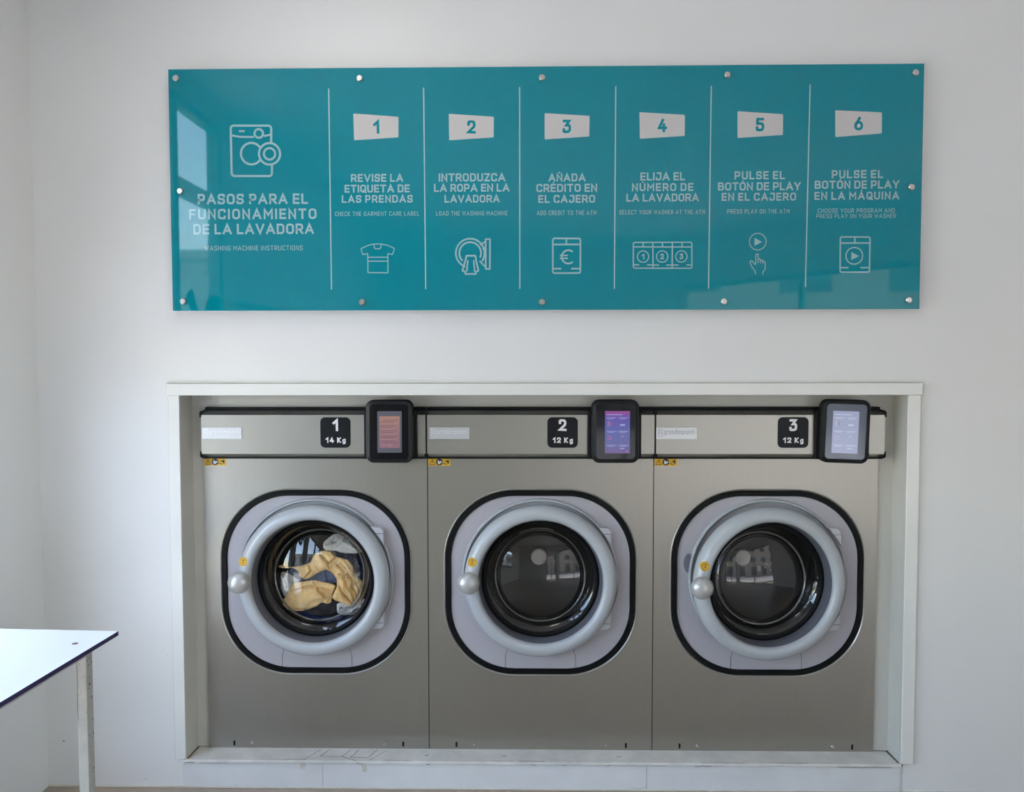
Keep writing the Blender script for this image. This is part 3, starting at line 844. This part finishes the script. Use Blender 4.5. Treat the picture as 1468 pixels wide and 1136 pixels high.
def door_parts(root, O, cx, xf, lab=None):
    """round door: ring, liner, glass, knob, sticker; xf swings it about its hinge"""
    prof = [(.262, .074), (.2705, .070), (.2738, .058), (.2735, .046), (.270, .034), (.262, .024), (.250, .0175), (.238, .0165), (.230, .019), (.2255, .024), (.2225, .031), (.2215, .037)]
    d = obj('door', lathe(bmesh.new(), prof, cx, DZ, 96), 'ring', root, O, True, 50, xf)
    bm = bmesh.new()
    lathe(bm, [(.2216, .034), (.2190, .040), (.2165, .058), (.2145, .070), (.2135, .078)], cx, DZ, 80)
    obj('inner_rim', bm, 'rimm', d, O, True, 60, xf)
    bm = bmesh.new()
    lathe(bm, [(.2138, .078), (.2085, .073), (.199, .074), (.196, .080), (.194, .086)], cx, DZ, 80)
    obj('glass_seal', bm, 'rubber', d, O, True, 60, xf)
    g = lambda dx, dz: .10 * dz * (1 - sstep(.163, .196, math.hypot(dx, dz)))
    rr = .62
    gp = [(.197, .080), (.188, .088), (.176, .106), (.170, .122), (.1665, .129), (.1625, .1305), (.1595, .128)]
    for i in range(12):
        r = .1575 * (1 - i / 11)
        gp.append((r, .1165 - (rr - (rr - math.sqrt(rr * rr - r * r)) - math.sqrt(rr * rr - .1575 ** 2)) + .008))
    obj('door_glass', lathe(bmesh.new(), gp, cx, DZ, 96, fn=g), 'doorglass', d, O, True, 60, xf)
    obj('glass_edge_highlight', lathe(bmesh.new(), [(.1685, .1265), (.1675, .1288), (.1645, .1300), (.1620, .1295)], cx, DZ, 96, fn=g), 'edge', d, O, True, 60, xf)  # added ring paints the highlight along the curved glass edge
    # knob on a short stem
    kx, kz, ky = cx - .2555, .740, .008
    bm = bmesh.new()
    kp = [(0, ky - .031)] + [(.0395 * math.sin(R(a)), ky - .031 * math.cos(R(a))) for a in range(12, 150, 12)] + [(.018, ky + .030), (.018, .045)]
    lathe(bm, kp, kx, kz, 40)
    obj('knob', bm, 'knob', d, O, True, 50, xf)
    bm = bmesh.new()
    lathe(bm, [(.0, .0170), (.0158, .0170), (.0165, .0178), (.0165, .0300)], cx - .2425, .812, 28)
    m3 = Matrix.Translation((cx - .2425, .017, .812)) @ Matrix.Rotation(R(-4), 4, 'Z') @ Matrix.Translation((-(cx - .2425), -.017, -.812))
    bmesh.ops.transform(bm, matrix=m3, verts=bm.verts)
    obj('warning_sticker', bm, 'yellow', d, O, False, 40, xf)
    bm = bmesh.new()
    sx, sz = cx - .2425, .812
    stroke(bm, arc(sx, sz, .0125, .0125, 0, 345, 24), .0016, .0164)
    stroke(bm, arc(sx, sz + .001, .007, .006, 20, 160, 10), .002, .0164)
    stroke(bm, [(sx, sz + .006), (sx, sz - .008)], .002, .0164)
    stroke(bm, [(sx - .006, sz - .003), (sx + .006, sz - .003)], .002, .0164)
    obj('sticker_symbol', bm, 'rust', d, O, False, 40, xf @ m3)
    return d


def washer(idx, x0, MW, badge_off, disp_off, logo_off, num, kg, label, screen):
    cx = x0 + MW / 2
    O = (cx, .40, .0955)
    root = thing('washing_machine', label, 'washing machine', O, 'front-loading washers in the wall niche')
    zt = 1.179
    hw = .0014
    ccx = cx
    # cabinet sides, top, back
    bm = bmesh.new()
    cr_ = x0 + MW - (.022 if idx == 2 else .003)
    box(bm, x0 + .007, x0 + .011, YF + .004, .80, .0965, 1.352)
    box(bm, cr_ - .004, cr_, YF + .004, .80, .0965, 1.352)
    box(bm, x0 + .011, cr_ - .004, YF + .004, .80, 1.348, 1.352)
    box(bm, x0 + .011, cr_ - .004, .796, .80, .0965, 1.348)
    box(bm, x0 + .011, cr_ - .004, YF + .004, .796, .0965, .1005)
    obj('cabinet', bm, 'black', root, O)
    # front panel with the opening for the door surround
    N_ = 18
    lx = x0 + (.006 if idx == 0 else hw)
    rx = x0 + MW - (.020 if idx == 2 else hw)
    hole = rrect(.684, .670, .248, N_, ccx, PZ)
    bm = bmesh.new()
    panel_with_hole(bm, lx, rx, .0975, zt - .0015, hole, YF, YF + .004)
    fp = obj('front_panel', bm, 'steel', root, O)
    for px in (x0 + .10, x0 + MW - .095):
        obj('keyhole_slot', B(px - .0035, px + .0035, YF - .0008, YF + .001, .113, .131), 'black', fp, O)
    for px in (x0 + .165, x0 + MW - .165):
        bm = bmesh.new()
        lathe(bm, [(0, YF - .003), (.005, YF - .0022), (.0066, YF)], px, .122, 16)
        obj('screw', bm, 'chrome', fp, O, True)
    # pressed lip, rubber band, inner plate
    P1 = rrect(.700, .686, .256, N_, ccx, PZ)
    P2 = rrect(.688, .674, .250, N_, ccx, PZ)
    P3 = rrect(.646, .632, .229, N_, ccx, PZ)
    P2b = rrect(.682, .668, .247, N_, ccx, PZ)
    P3b = rrect(.652, .638, .232, N_, ccx, PZ)
    bm = bmesh.new()
    ringband(bm, P1, rrect(.695, .681, .2535, N_, ccx, PZ), YF - .0003, YF - .004)
    ringband(bm, rrect(.695, .681, .2535, N_, ccx, PZ), P2, YF - .004, YF - .001)
    obj('pressed_lip', bm, 'lipm', root, O, True, 60)
    bm = bmesh.new()
    ringband(bm, P2, P2b, YF, YF - .006)
    ringband(bm, P2b, P3b, YF - .006, YF - .006)
    ringband(bm, P3b, P3, YF - .006, YF + .003)
    obj('rubber_surround', bm, 'rubber', root, O)
    circ = []
    for p in P3:
        a = math.atan2(p[1] - DZ, p[0] - cx)
        circ.append((cx + .218 * math.cos(a), DZ + .218 * math.sin(a)))
    bm = bmesh.new()
    ringband(bm, P3, circ, YF + .001, YF + .001)
    ringband(bm, circ, circ, YF + .001, YF + .03)
    pl = obj('surround_plate', bm, 'plate', root, O)
    for s in (-1, 1):
        bm = bmesh.new()
        stroke(bm, fillet([(cx + s * .120, .476), (cx + s * .1275, .452), (cx + s * .128, .4075)], .012), .0014, YF - .0002)
        obj('panel_seam', bm, 'black', pl, O)
    # raised ring behind the door
    bz = DZ + .0105
    bm = lathe(bmesh.new(), [(.2835, .0805), (.2825, .0720), (.2795, .0665), (.2755, .0665), (.2725, .072), (.2705, .078), (.262, .0805)], cx - .001, bz, 96)
    obj('door_seat', bm, 'ring', root, O, True, 50)
    if idx == 2:
        obj('lock_cover', prism(bmesh.new(), arc(cx - .279, .795, .022, .036, 90, 270, 16), .074, .0808), 'lock', root, O)
        obj('lock_hole', lathe(bmesh.new(), [(0, .0735), (.0035, .0735), (.0035, .08)], cx - .2765, .79, 14), 'black', root, O)
    # tub mouth gasket, drum, back and hub
    bm = lathe(bmesh.new(), [(.222, .082), (.216, .086), (.213, .10), (.211, .125), (.214, .145), (.25, .150)], cx, DZ, 80)
    obj('door_gasket', bm, 'rubber', root, O, True, 60)
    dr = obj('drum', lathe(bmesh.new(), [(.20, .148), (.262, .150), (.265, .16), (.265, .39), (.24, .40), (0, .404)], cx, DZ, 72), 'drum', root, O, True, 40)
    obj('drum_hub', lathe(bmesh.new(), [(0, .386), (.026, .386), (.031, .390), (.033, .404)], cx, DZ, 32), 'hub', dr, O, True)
    # hinges on the right of the door
    hx = cx + .2465
    for zc, s in ((.896, 1), (.592, -1)):
        q = [(hx - .040, zc + s * .034), (hx - .004, zc + s * .031), (hx + .006, zc + s * .018), (hx + .006, zc - s * .030), (hx - .006, zc - s * .012)]
        if s > 0:
            q = q[::-1]
        h = obj('hinge', prism(bmesh.new(), q, .052, .0805, bev=.0015), 'hinge', root, O)
        bm = bmesh.new()
        stroke(bm, [(hx - .022, zc + s * .010), (hx + .006, zc + s * .011)], .0016, .0517)
        obj('hinge_seam', bm, 'black', h, O)
    bm = tube(bmesh.new(), [(cx + .0065 + .2765 * math.cos(R(a)), .070, DZ + .2765 * math.sin(R(a))) for a in range(-28, 29, 4)], .0042)
    obj('hinge_bar', bm, 'plate', root, O, True)
    xf = Matrix.Identity(4)
    if idx == 2:
        hp = Vector((cx + .29, .066, 0))
        xf = Matrix.Translation((-0.012, 0, 0)) @ Matrix.Translation(hp) @ Matrix.Rotation(R(5.0), 4, 'Z') @ Matrix.Translation(-hp)
    door_parts(root, O, cx, xf)
    # fascia strip with rolled edges
    sx0 = x0 + (.010 if idx == 0 else .003)
    sx1 = x0 + MW - (.012 if idx == 2 else .003)
    z0, z1 = 1.1815, 1.3480
    sec = [(YF, z0), (.062, z0), (.0535, z0 + .0090), (.0512, z0 + .0120), (.0502, z0 + .0130), (.050, z0 + .0145), (.050, z1 - .0155), (.0502, z1 - .0140), (.0512, z1 - .0128), (.0545, z1 - .0100), (.064, z1), (YF, z1)]
    bm = bmesh.new()
    a = [bm.verts.new((sx0, y, z)) for y, z in sec]
    b = [bm.verts.new((sx1, y, z)) for y, z in sec]
    bm.faces.new(a)
    bm.faces.new(list(reversed(b)))
    for i in range(len(sec)):
        j = (i + 1) % len(sec)
        bm.faces.new((b[i], b[j], a[j], a[i]))
    bmesh.ops.recalc_face_normals(bm, faces=bm.faces)
    st = obj('control_strip', bm, 'strip', root, O)
    bm = bmesh.new()
    box(bm, sx0 + .002, sx1 - .002, .058, YF + .002, 1.1765, 1.1818)
    box(bm, sx0 + .002, sx1 - .002, .064, YF + .002, 1.3478, 1.3515)
    obj('black_strip_trim', bm, 'black', root, O)  # black trim above and below the control strip
    bm = box(bmesh.new(), x0 + (.018 if idx == 0 else 0), x0 + MW - (.022 if idx == 2 else 0), .067, .0915, 1.3520, 1.3610, bev=.001, seg=1)
    obj('top_rail', bm, 'rubber', root, O)
    ends = []
    if idx == 0:
        for s, zz in ((-1, z0), (1, z1)):
            q = [(sx0 - .004, zz - s * .022), (sx0 - .004, zz - s * .004), (sx0 + .001, zz + s * .0012), (sx0 + .016, zz + s * .0016), (sx0 + .016, zz - s * .002), (sx0 + .003, zz - s * .004), (sx0 + .0008, zz - s * .010), (sx0 + .0005, zz - s * .022)]
            if s > 0:
                q = q[::-1]
            obj('end_clip', prism(bmesh.new(), q[::-1] if s < 0 else q[::-1], .0475, .075), 'black', root, O)
    if idx == 2:
        for s, zz in ((-1, z0), (1, z1)):
            q = [(sx1 + .004, zz - s * .022), (sx1 + .004, zz - s * .004), (sx1 - .001, zz + s * .0012), (sx1 - .016, zz + s * .0016), (sx1 - .016, zz - s * .002), (sx1 - .003, zz - s * .004), (sx1 - .0008, zz - s * .010), (sx1 - .0005, zz - s * .022)]
            obj('end_clip', prism(bmesh.new(), q if s > 0 else q[::-1], .0475, .075), 'black', root, O)
    if idx < 2:
        obj('seam_strip', B(x0 + MW - .0030, x0 + MW - .0001, .0535, .078, z0, z1), 'black', root, O)
        for zz in (z0 - .003, z1 - .012):
            obj('end_clip', B(x0 + MW - .0065, x0 + MW - .0001, .0465, .07, zz, zz + .0165, bev=.0006, seg=1), 'black', root, O)
        obj('gap_strip', B(x0 + MW - .0030, x0 + MW - .0001, .0808, .0835, .098, 1.18), 'black', root, O)
    if idx > 0:
        obj('gap_strip', B(x0 + .0001, x0 + .0030, .0808, .0835, .098, 1.18), 'black', root, O)
        obj('seam_strip', B(x0 + .0001, x0 + .0030, .0535, .078, z0, z1), 'black', root, O)
        for zz in (z0 - .003, z1 - .012):
            obj('end_clip', B(x0 + .0001, x0 + .0065, .0465, .07, zz, zz + .0165, bev=.0006, seg=1), 'black', root, O)
    # number badge
    bx0 = x0 + badge_off
    bdg = obj('number_badge', prism(bmesh.new(), rrect(.108, .109, .017, 6, bx0 + .054, 1.2715), .0490, .0502), 'badge', root, O)
    bm = bmesh.new()
    text(bm, num, bx0 + .054, 1.2765, .0425, .0487, weight=.20)
    obj('badge_numeral', bm, 'white', bdg, O)
    bm = bmesh.new()
    text(bm, kg, bx0 + .0545, 1.2345, .0195, .0487, weight=.22, track=.14, width=.072)
    obj('badge_lettering', bm, 'white', bdg, O)
    # maker's plate
    lx0 = x0 + logo_off
    lp = obj('logo_plate', B(lx0, lx0 + .1445, .0475, .0502, 1.2475, 1.2905, bev=.0008, seg=1), 'logo', root, O)
    bm = bmesh.new()
    text(bm, 'grandimpianti', lx0 + .0825, 1.2655, .0185, .04735, weight=.12, width=.108, mi=0)
    stroke(bm, fillet([(lx0 + .008, 1.2575), (lx0 + .008, 1.2845), (lx0 + .0225, 1.2845), (lx0 + .0225, 1.2575)], .002, True), .0016, .04735, True)
    stroke(bm, arc(lx0 + .0155, 1.273, .0042, .0052, 60, 330, 14), .0022, .04735)
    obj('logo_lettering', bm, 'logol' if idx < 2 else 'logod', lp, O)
    bm = bmesh.new()
    text(bm, 'grandimpianti', lx0 + .0832, 1.2650, .0185, .04742, weight=.12, width=.108)  # flat offset copy, the relief's light and shade put into colour
    obj('logo_painted_relief', bm, 'logod' if idx < 2 else 'logol', lp, O)
    # yellow pictogram label under the strip
    wx = x0 + (.007 if idx == 0 else .003)
    ws = obj('warning_label', B(wx, wx + .080, YF - .0008, YF, 1.1485, 1.1755), 'yellow', root, O)
    bm = bmesh.new()
    yy = YF - .0011
    stroke(bm, [(wx + .004, 1.1525), (wx + .0145, 1.1715), (wx + .025, 1.1525)], .0018, yy, True)
    stroke(bm, [(wx + .0145, 1.166), (wx + .0145, 1.1585)], .002, yy)
    stroke(bm, [(wx + .0145, 1.1565), (wx + .0145, 1.1545)], .002, yy)
    obj('label_triangle', bm, 'ink', ws, O)
    bm = bmesh.new()
    fpoly(bm, [(wx + .056, 1.1640), (wx + .074, 1.1700), (wx + .0745, 1.1575), (wx + .069, 1.1560), (wx + .068, 1.1625)], yy)
    fpoly(bm, [(wx + .054, 1.1590), (wx + .068, 1.1545), (wx + .066, 1.1525), (wx + .054, 1.1555)], yy)
    obj('label_pictogram', bm, 'ink', ws, O)
    obj('label_disc', lathe(bmesh.new(), [(0, YF - .00125), (.0122, YF - .00125), (.0122, YF - .0008)], wx + .040, 1.1620, 24), 'navyink', ws, O)
    bm = bmesh.new()
    fpoly(bm, [(wx + .0345, 1.1555), (wx + .040, 1.1540), (wx + .0500, 1.1620), (wx + .044, 1.1665), (wx + .041, 1.1620), (wx + .037, 1.1690), (wx + .0335, 1.1650)], YF - .0014)
    obj('label_figure', bm, 'white', ws, O)
    # touch display on its black mount
    dx0 = x0 + disp_off
    dw, dh = .166, .222
    dcx, dcz = dx0 + dw / 2, 1.2785
    bm = bmesh.new()
    box(bm, dx0 - .012, dx0 + dw + .011, .034, .062, z0 - .003, z1 + .002, bev=.003, seg=2)
    obj('display_mount', bm, 'black', root, O)
    tx = Matrix.Identity(4)
    if idx == 2:
        c = Vector((dcx, .03, dcz))
        tx = Matrix.Translation(c) @ Matrix.Rotation(R(-3.5), 4, 'Z') @ Matrix.Rotation(R(1.8), 4, 'Y') @ Matrix.Translation(-c)
    bm = bmesh.new()
    A0 = rrect(dw, dh, .027, 8, dcx, dcz)
    A1 = rrect(dw - .006, dh - .006, .024, 8, dcx, dcz)
    A2 = rrect(dw - .030, dh - .030, .014, 8, dcx, dcz)
    ringband(bm, A0, A0, .040, .012)
    for v in bm.verts:
        pass
    bm.free()
    bm = bmesh.new()
    ringband(bm, A0, A0, .040, .012)
    ringband(bm, A0, A1, .012, .006)
    ringband(bm, A1, A2, .006, .0015)
    ringband(bm, A2, A2, .0015, .004)
    n = len(A0)
    bm.faces.new([bm.verts.new((p[0], .040, p[1])) for p in reversed(A0)])
    disp = obj('display', bm, 'housing', root, O, True, 35, tx)
    gcol = 'bezel_%d' % idx
    bm = bmesh.new()
    fpoly(bm, A2, .0035)
    obj('display_glass', bm, gcol, disp, O, False, 40, tx)
    sw, sh = (.087, .148) if idx < 2 else (.088, .147)
    if idx == 0:
        sw, sh = .086, .146
    cxx, czz = (dcx + (.002 if idx == 0 else .006 if idx == 1 else -.002)), dcz - (.002 if idx else .001)
    bm = bmesh.new()
    fpoly(bm, [(cxx - sw / 2, czz - sh / 2), (cxx + sw / 2, czz - sh / 2), (cxx + sw / 2, czz + sh / 2), (cxx - sw / 2, czz + sh / 2)], .0030)
    obj('screen', bm, 'screen_%d' % idx, disp, O, False, 40, tx)
    bm = bmesh.new()
    mats_ = ['w_a%d' % idx, 'w_b%d' % idx, 'w_c%d' % idx]

    def rc(u0, v0, u1, v1, mi=0, y=.0026):
        # u,v in 0..1 from the top left of the screen
        X = lambda u: cxx - sw / 2 + u * sw
        Z = lambda v: czz + sh / 2 - v * sh
        fpoly(bm, [(X(u0), Z(v1)), (X(u1), Z(v1)), (X(u1), Z(v0)), (X(u0), Z(v0))], y, mi)
    if idx == 0:
        rc(.08, .12, .92, .89, 0)
        rnd = random.Random(3)
        for k in range(16):
            v = .17 + k * .042
            a_ = .14 + (.1 if k in (1, 9, 14) else 0)
            rc(a_, v, min(.88, a_ + rnd.uniform(.45, .72)), v + .012, 1 + (k % 3 == 0), .0023)
        rc(.45, .835, .56, .85, 2, .0023)
    else:
        rc(.06, .075, .70, .093, 1)
        for r_, v in enumerate((.15, .47, .80)):
            for c_, u in enumerate((.06, .54)):
                rc(u, v, u + .40, v + .012, 1)
                rc(u + .04, v + .03, u + .30, v + .040, 1)
        rc(.10, .24, .18, .36, 0)
        rc(.18, .25, .27, .34, 2)
        rc(.60, .31, .80, .345, 1)
        rc(.10, .58, .26, .68, 0)
        rc(.13, .60, .22, .66, 2)
        rc(.64, .58, .76, .62, 0)
        rc(.60, .875, .78, .895, 1)
        if idx == 1:
            rc(0, 0, 1, .055, 2)
            rc(.84, .94, .92, .965, 0, .0022)
    obj('screen_graphics', bm, mats_, disp, O, False, 40, tx)
    return root


def emis(name, c, s, rough=.12):
    m = mat(name, (0.02, 0.02, 0.02), rough, spec=.5, emit=c, estr=s)
    return m


def emis_grad(name, stops, s, axis=2):
    m = emis(name, (1, 1, 1), s)
    n = m.node_tree.nodes
    L = m.node_tree.links
    tc = n.new('ShaderNodeTexCoord')
    sp = n.new('ShaderNodeSeparateXYZ')
    cr = n.new('ShaderNodeValToRGB')
    L.new(tc.outputs['Generated'], sp.inputs[0])
    L.new(sp.outputs[axis], cr.inputs[0])
    while len(cr.color_ramp.elements) < len(stops):
        cr.color_ramp.elements.new(.5)
    for e, (p, c) in zip(cr.color_ramp.elements, stops):
        e.position = p
        e.color = (*c, 1)
    L.new(cr.outputs[0], n['Principled BSDF'].inputs['Emission Color'])
    return m


M['bezel_0'] = mat('display_glass_black', (.003, .003, .004), .06, spec=.3)
M['bezel_1'] = mat('display_glass_black_two', (.003, .003, .004), .06, spec=.3)
M['bezel_2'] = mat('display_glass_grey_sheen', (.115, .125, .16), .08)  # grey reflection on the tilted third bezel is put into its colour
M['screen_0'] = emis('screen_slate', (.10, .105, .14), 0.8 * 1.0)
M['screen_1'] = emis_grad('screen_violet', [(0, (.12, .04, .22)), (.15, (.07, .07, .30)), (.5, (.07, .09, .36)), (.85, (.10, .06, .38)), (1, (.30, .03, .26))], 0.8 * 1.0)
M['screen_2'] = emis('screen_lavender', (.36, .40, .58), 0.8 * 1.0)
M['w_a0'] = emis_grad('page_orange_pink', [(0, (.30, .15, .20)), (.5, (.34, .18, .20)), (1, (.42, .22, .17))], 0.8)
M['w_b0'] = emis('page_lines', (.17, .09, .12), 0.8)
M['w_c0'] = emis('page_lines_light', (.44, .26, .28), 0.8)
M['w_a1'] = emis('violet_icon', (.22, .16, .42), 0.8)
M['w_b1'] = emis('violet_text', (.38, .38, .78), 0.8)
M['w_c1'] = emis('magenta_icon', (.30, .06, .30), 0.8)
M['w_a2'] = emis('pale_icon', (.48, .46, .66), 0.8)
M['w_b2'] = emis('pale_text', (.62, .66, .84), 0.8)
M['w_c2'] = emis('pale_icon_dark', (.34, .32, .44), 0.8)

washer(0, -1.1685, .8182, .4395, .6105, .013, '1', '14 Kg', 'grey steel washing machine numbered 1, door window full of beige and dark laundry', 0)
washer(1, -.350, .8142, .4315, .5855, .0105, '2', '12 Kg', 'grey steel washing machine numbered 2, middle one, empty drum and violet display', 1)
washer(2, .4645, .8200, .4315, .5705, .002, '3', '12 Kg', 'grey steel washing machine numbered 3, empty drum, pale lavender display, beside the right trim', 2)


# ================================================================== LAUNDRY IN THE FIRST WASHER
def pip(x, z, P):
    c = False
    n = len(P)
    for i in range(n):
        x1, z1 = P[i]
        x2, z2 = P[i - 1]
        if (z1 > z) != (z2 > z) and x < (x2 - x1) * (z - z1) / (z2 - z1) + x1:
            c = not c
    return c


def dseg(x, z, a, b):
    ax, az = a
    bx, bz = b
    dx, dz = bx - ax, bz - az
    t = max(0, min(1, ((x - ax) * dx + (z - az) * dz) / (dx * dx + dz * dz + 1e-12)))
    return math.hypot(x - ax - t * dx, z - az - t * dz)


def garment(key, name, m, y, puff, label, cat, fold=.006, fs=60, ang=0.5, seed=0):
    P = GARMENTS[key]
    P = fillet(P, .012, True, 3)
    x0, x1 = min(p[0] for p in P), max(p[0] for p in P)
    z0, z1 = min(p[1] for p in P), max(p[1] for p in P)
    h = .0024
    nx, nz = int((x1 - x0) / h) + 3, int((z1 - z0) / h) + 3
    bm = bmesh.new()
    fr, bk = {}, {}
    ca, sa = math.cos(ang), math.sin(ang)
    for i in range(nx):
        for j in range(nz):
            x, z = x0 - h + i * h, z0 - h + j * h
            wob = .0018 * noise.noise(Vector((x * 120, z * 120, seed)))
            ins = pip(x, z, P)
            d = min(dseg(x, z, P[k - 1], P[k]) for k in range(len(P))) + (wob if ins else 0)
            if not ins:
                continue
            e = 1 - math.exp(-d / .010)
            u, v = x * ca + z * sa, -x * sa + z * ca
            rd = 1 - abs(noise.noise(Vector((u * fs * .35, v * fs, seed * 7.3))))
            rd2 = noise.noise(Vector((x * 28, z * 28, seed + 9)))
            rd3 = 1 - abs(noise.noise(Vector((u * fs * .8, v * fs * 2.1, seed * 3.1))))
            yy = y - puff * e - fold * e * ((rd - .6) * 2.4 + (rd3 - .6) * .7) - puff * .5 * e * rd2
            for cr in CREASES.get(key, []):
                dc = min(dseg(x, z, cr[k - 1], cr[k]) for k in range(1, len(cr)))
                yy += .0170 * e * math.exp(-(dc / .0030) ** 2) - .0045 * e * math.exp(-((dc - .008) / .004) ** 2)
            yy -= .0006 * noise.noise(Vector((x * 600, z * 600, seed)))
            fr[i, j] = bm.verts.new((x, yy, z))
            bk[i, j] = bm.verts.new((x, y + .004 + .01 * e, z))
    for (i, j) in list(fr):
        q = [(i, j), (i + 1, j), (i + 1, j + 1), (i, j + 1)]
        if all(k in fr for k in q):
            bm.faces.new([fr[k] for k in q])
            bm.faces.new([bk[k] for k in reversed(q)])
    bm.edges.ensure_lookup_table()
    be = [e for e in bm.edges if len(e.link_faces) == 1 and e.verts[0] in set()]
    inv = {v: k for k, v in fr.items()}
    for e in [e for e in bm.edges if len(e.link_faces) == 1 and e.verts[0] in inv and e.verts[1] in inv]:
        a, b = e.verts
        f = e.link_faces[0]
        vs = list(f.verts)
        if vs[(vs.index(a) + 1) % 4] is b:
            a, b = b, a
        bm.faces.new((a, b, bk[inv[b]], bk[inv[a]]))
    loose = [v for v in bm.verts if not v.link_faces]
    bmesh.ops.delete(bm, geom=loose, context='VERTS')
    c = ((x0 + x1) / 2, y, z0)
    o = obj(name, bm, m, None, c, True, 180)
    o.location = c
    return tag(o, label, cat, 'laundry in the first washer')


M['beige'] = mat('beige_towelling', (0.82, 0.56, 0.25), 0.95, spec=.1, var=.10, vscale=30, bump=.6, bscale=420)
M['whitecloth'] = mat('white_cotton', (0.55, 0.53, 0.49), 0.9, spec=.1, var=.06, vscale=30)
M['denim'] = mat('slate_blue_cloth', (0.10, 0.125, 0.20), 0.9, spec=.1, var=.15, vscale=40)
M['navy'] = mat('navy_cloth', (0.010, 0.013, 0.035), 0.9, spec=.1, var=.3, vscale=30)
M['blackcloth'] = mat('black_cloth', (0.006, 0.006, 0.010), 0.9, spec=.1)
M['bluecloth'] = mat('deep_blue_cloth', (0.012, 0.02, 0.10), 0.85, spec=.2, var=.3, vscale=40)
garment('C', 'folded_garment', 'denim', .182, .006, 'slate blue cloth glimpsed between the two beige towels in washer 1', 'clothes', .004, 40, .2, 1)
garment('F', 'crumpled_garment', 'navy', .186, .010, 'navy garment along the right side of the load in washer 1', 'clothes', .005, 50, 1.1, 2)
garment('I', 'crumpled_garment', 'bluecloth', .186, .008, 'deep blue garment at the very bottom of the load in washer 1', 'clothes', .004, 50, .1, 3)
garment('G', 'crumpled_garment', 'blackcloth', .172, .008, 'black garment under the beige towels at the bottom of washer 1', 'clothes', .004, 50, .4, 4)
garment('D', 'crumpled_shirt', 'whitecloth', .164, .008, 'white cloth at the left edge of the load in washer 1', 'clothes', .005, 55, 1.9, 5)
garment('E', 'crumpled_shirt', 'whitecloth', .164, .009, 'creased white cloth at the top right of the load in washer 1', 'clothes', .005, 70, .3, 6)
garment('H', 'crumpled_shirt', 'whitecloth', .166, .008, 'white cloth low on the right of the load in washer 1', 'clothes', .005, 60, .6, 7)
garment('A', 'crumpled_towel', 'beige', .158, .012, 'beige towel bunched at the lower left of the load in washer 1', 'towel', .004, 45, .25, 8)
garment('B', 'crumpled_towel', 'beige', .156, .011, 'beige towel arching from upper left to lower right in washer 1', 'towel', .006, 55, 2.1, 9)

# ================================================================== THE TABLE
TC = Vector((-1.166, -.519, .75))
TR = R(-2.7)
tb = thing('folding_table', 'white laminate-topped table with dark edge, cut off by the lower left of the picture', 'table', (-1.43, -1.12, 0))
tb.rotation_euler = (0, 0, TR)
Tm = Matrix.Translation(tb.location) @ Matrix.Rotation(TR, 4, 'Z')
cl = Tm.inverted() @ TC      # far right corner in table coordinates
tx1, ty1 = cl.x, cl.y
tx0, ty0 = tx1 - .52, ty1 - 1.20
bm = B(tx0, tx1, ty0, ty1, .7375, .75, bev=.0006, seg=1)
for f in bm.faces:
    f.material_index = 0 if f.normal.z > .9 else 1
obj('tabletop', bm, ['tabletop', 'tableedge'], tb)
bm = bmesh.new()
for x, y in ((-1.233, -.619),):
    p = Tm.inverted() @ Vector((x, y, .75))
    r = bmesh.ops.create_cone(bm, segments=16, radius1=.008, radius2=.0075, depth=.001, cap_ends=True, matrix=Matrix.Translation((p.x, p.y, .7503)))
obj('screw_cap', bm, 'rust', tb)
lx1, ly1 = tx1 - .008, ty1 - .112
a_, b_ = .028, .028
obj('rail', B(lx1 - a_, lx1 - .003, ty0 + .1, ly1 - a_, .7265, .7373, bev=.001, seg=1), 'frame', tb)
obj('rail', B(tx0 + .03, tx0 + .055, ty0 + .1, ly1 - a_, .7265, .7373, bev=.001, seg=1), 'frame', tb)
obj('rail', B(tx0 + .055, lx1 - a_, ly1 - .027, ly1 - .002, .7265, .7373, bev=.001, seg=1), 'frame', tb)
obj('rail', B(tx0 + .055, lx1 - a_, ty0 + .075, ty0 + .10, .7265, .7373, bev=.001, seg=1), 'frame', tb)
legs = []
for (x, y) in ((lx1 - a_, ly1 - b_), (tx0 + .03, ly1 - b_), (lx1 - a_, ty0 + .075), (tx0 + .03, ty0 + .075)):
    legs.append(obj('leg', B(x, x + a_, y, y + b_, 0, .7373, bev=.0015, seg=2), 'frame', tb))
x, y = lx1 - a_, ly1 - b_
rnd = random.Random(5)
bm = bmesh.new()
stroke(bm, [(x + .0012, .725), (x + .0022, .66), (x + .0010, .60), (x + .0022, .555)], .0016, y - .0004)
for k in range(26):
    px, pz = x + rnd.uniform(.004, a_ - .003), rnd.uniform(.54, .72)
    s = rnd.uniform(.0005, .0012)
    fpoly(bm, [(px - s, pz - s * 1.2), (px + s, pz - s * .8), (px + s * .8, pz + s), (px - s * .7, pz + s * 1.4)], y - .0004)
obj('rust_spots', bm, 'rust', legs[0])
bm = bmesh.new()
for k in range(30):
    py, pz = y + rnd.uniform(.004, b_ - .003), rnd.uniform(.40, .72)
    s = rnd.uniform(.0006, .002)
    bm.faces.new([bm.verts.new((x + a_ + .0004, py + u, pz + v)) for u, v in ((-s, -s), (s, -s * 2), (s, s), (-s * .6, s * 2))])
stroke_b = bm
obj('rust_spots', bm, 'rust', legs[0])
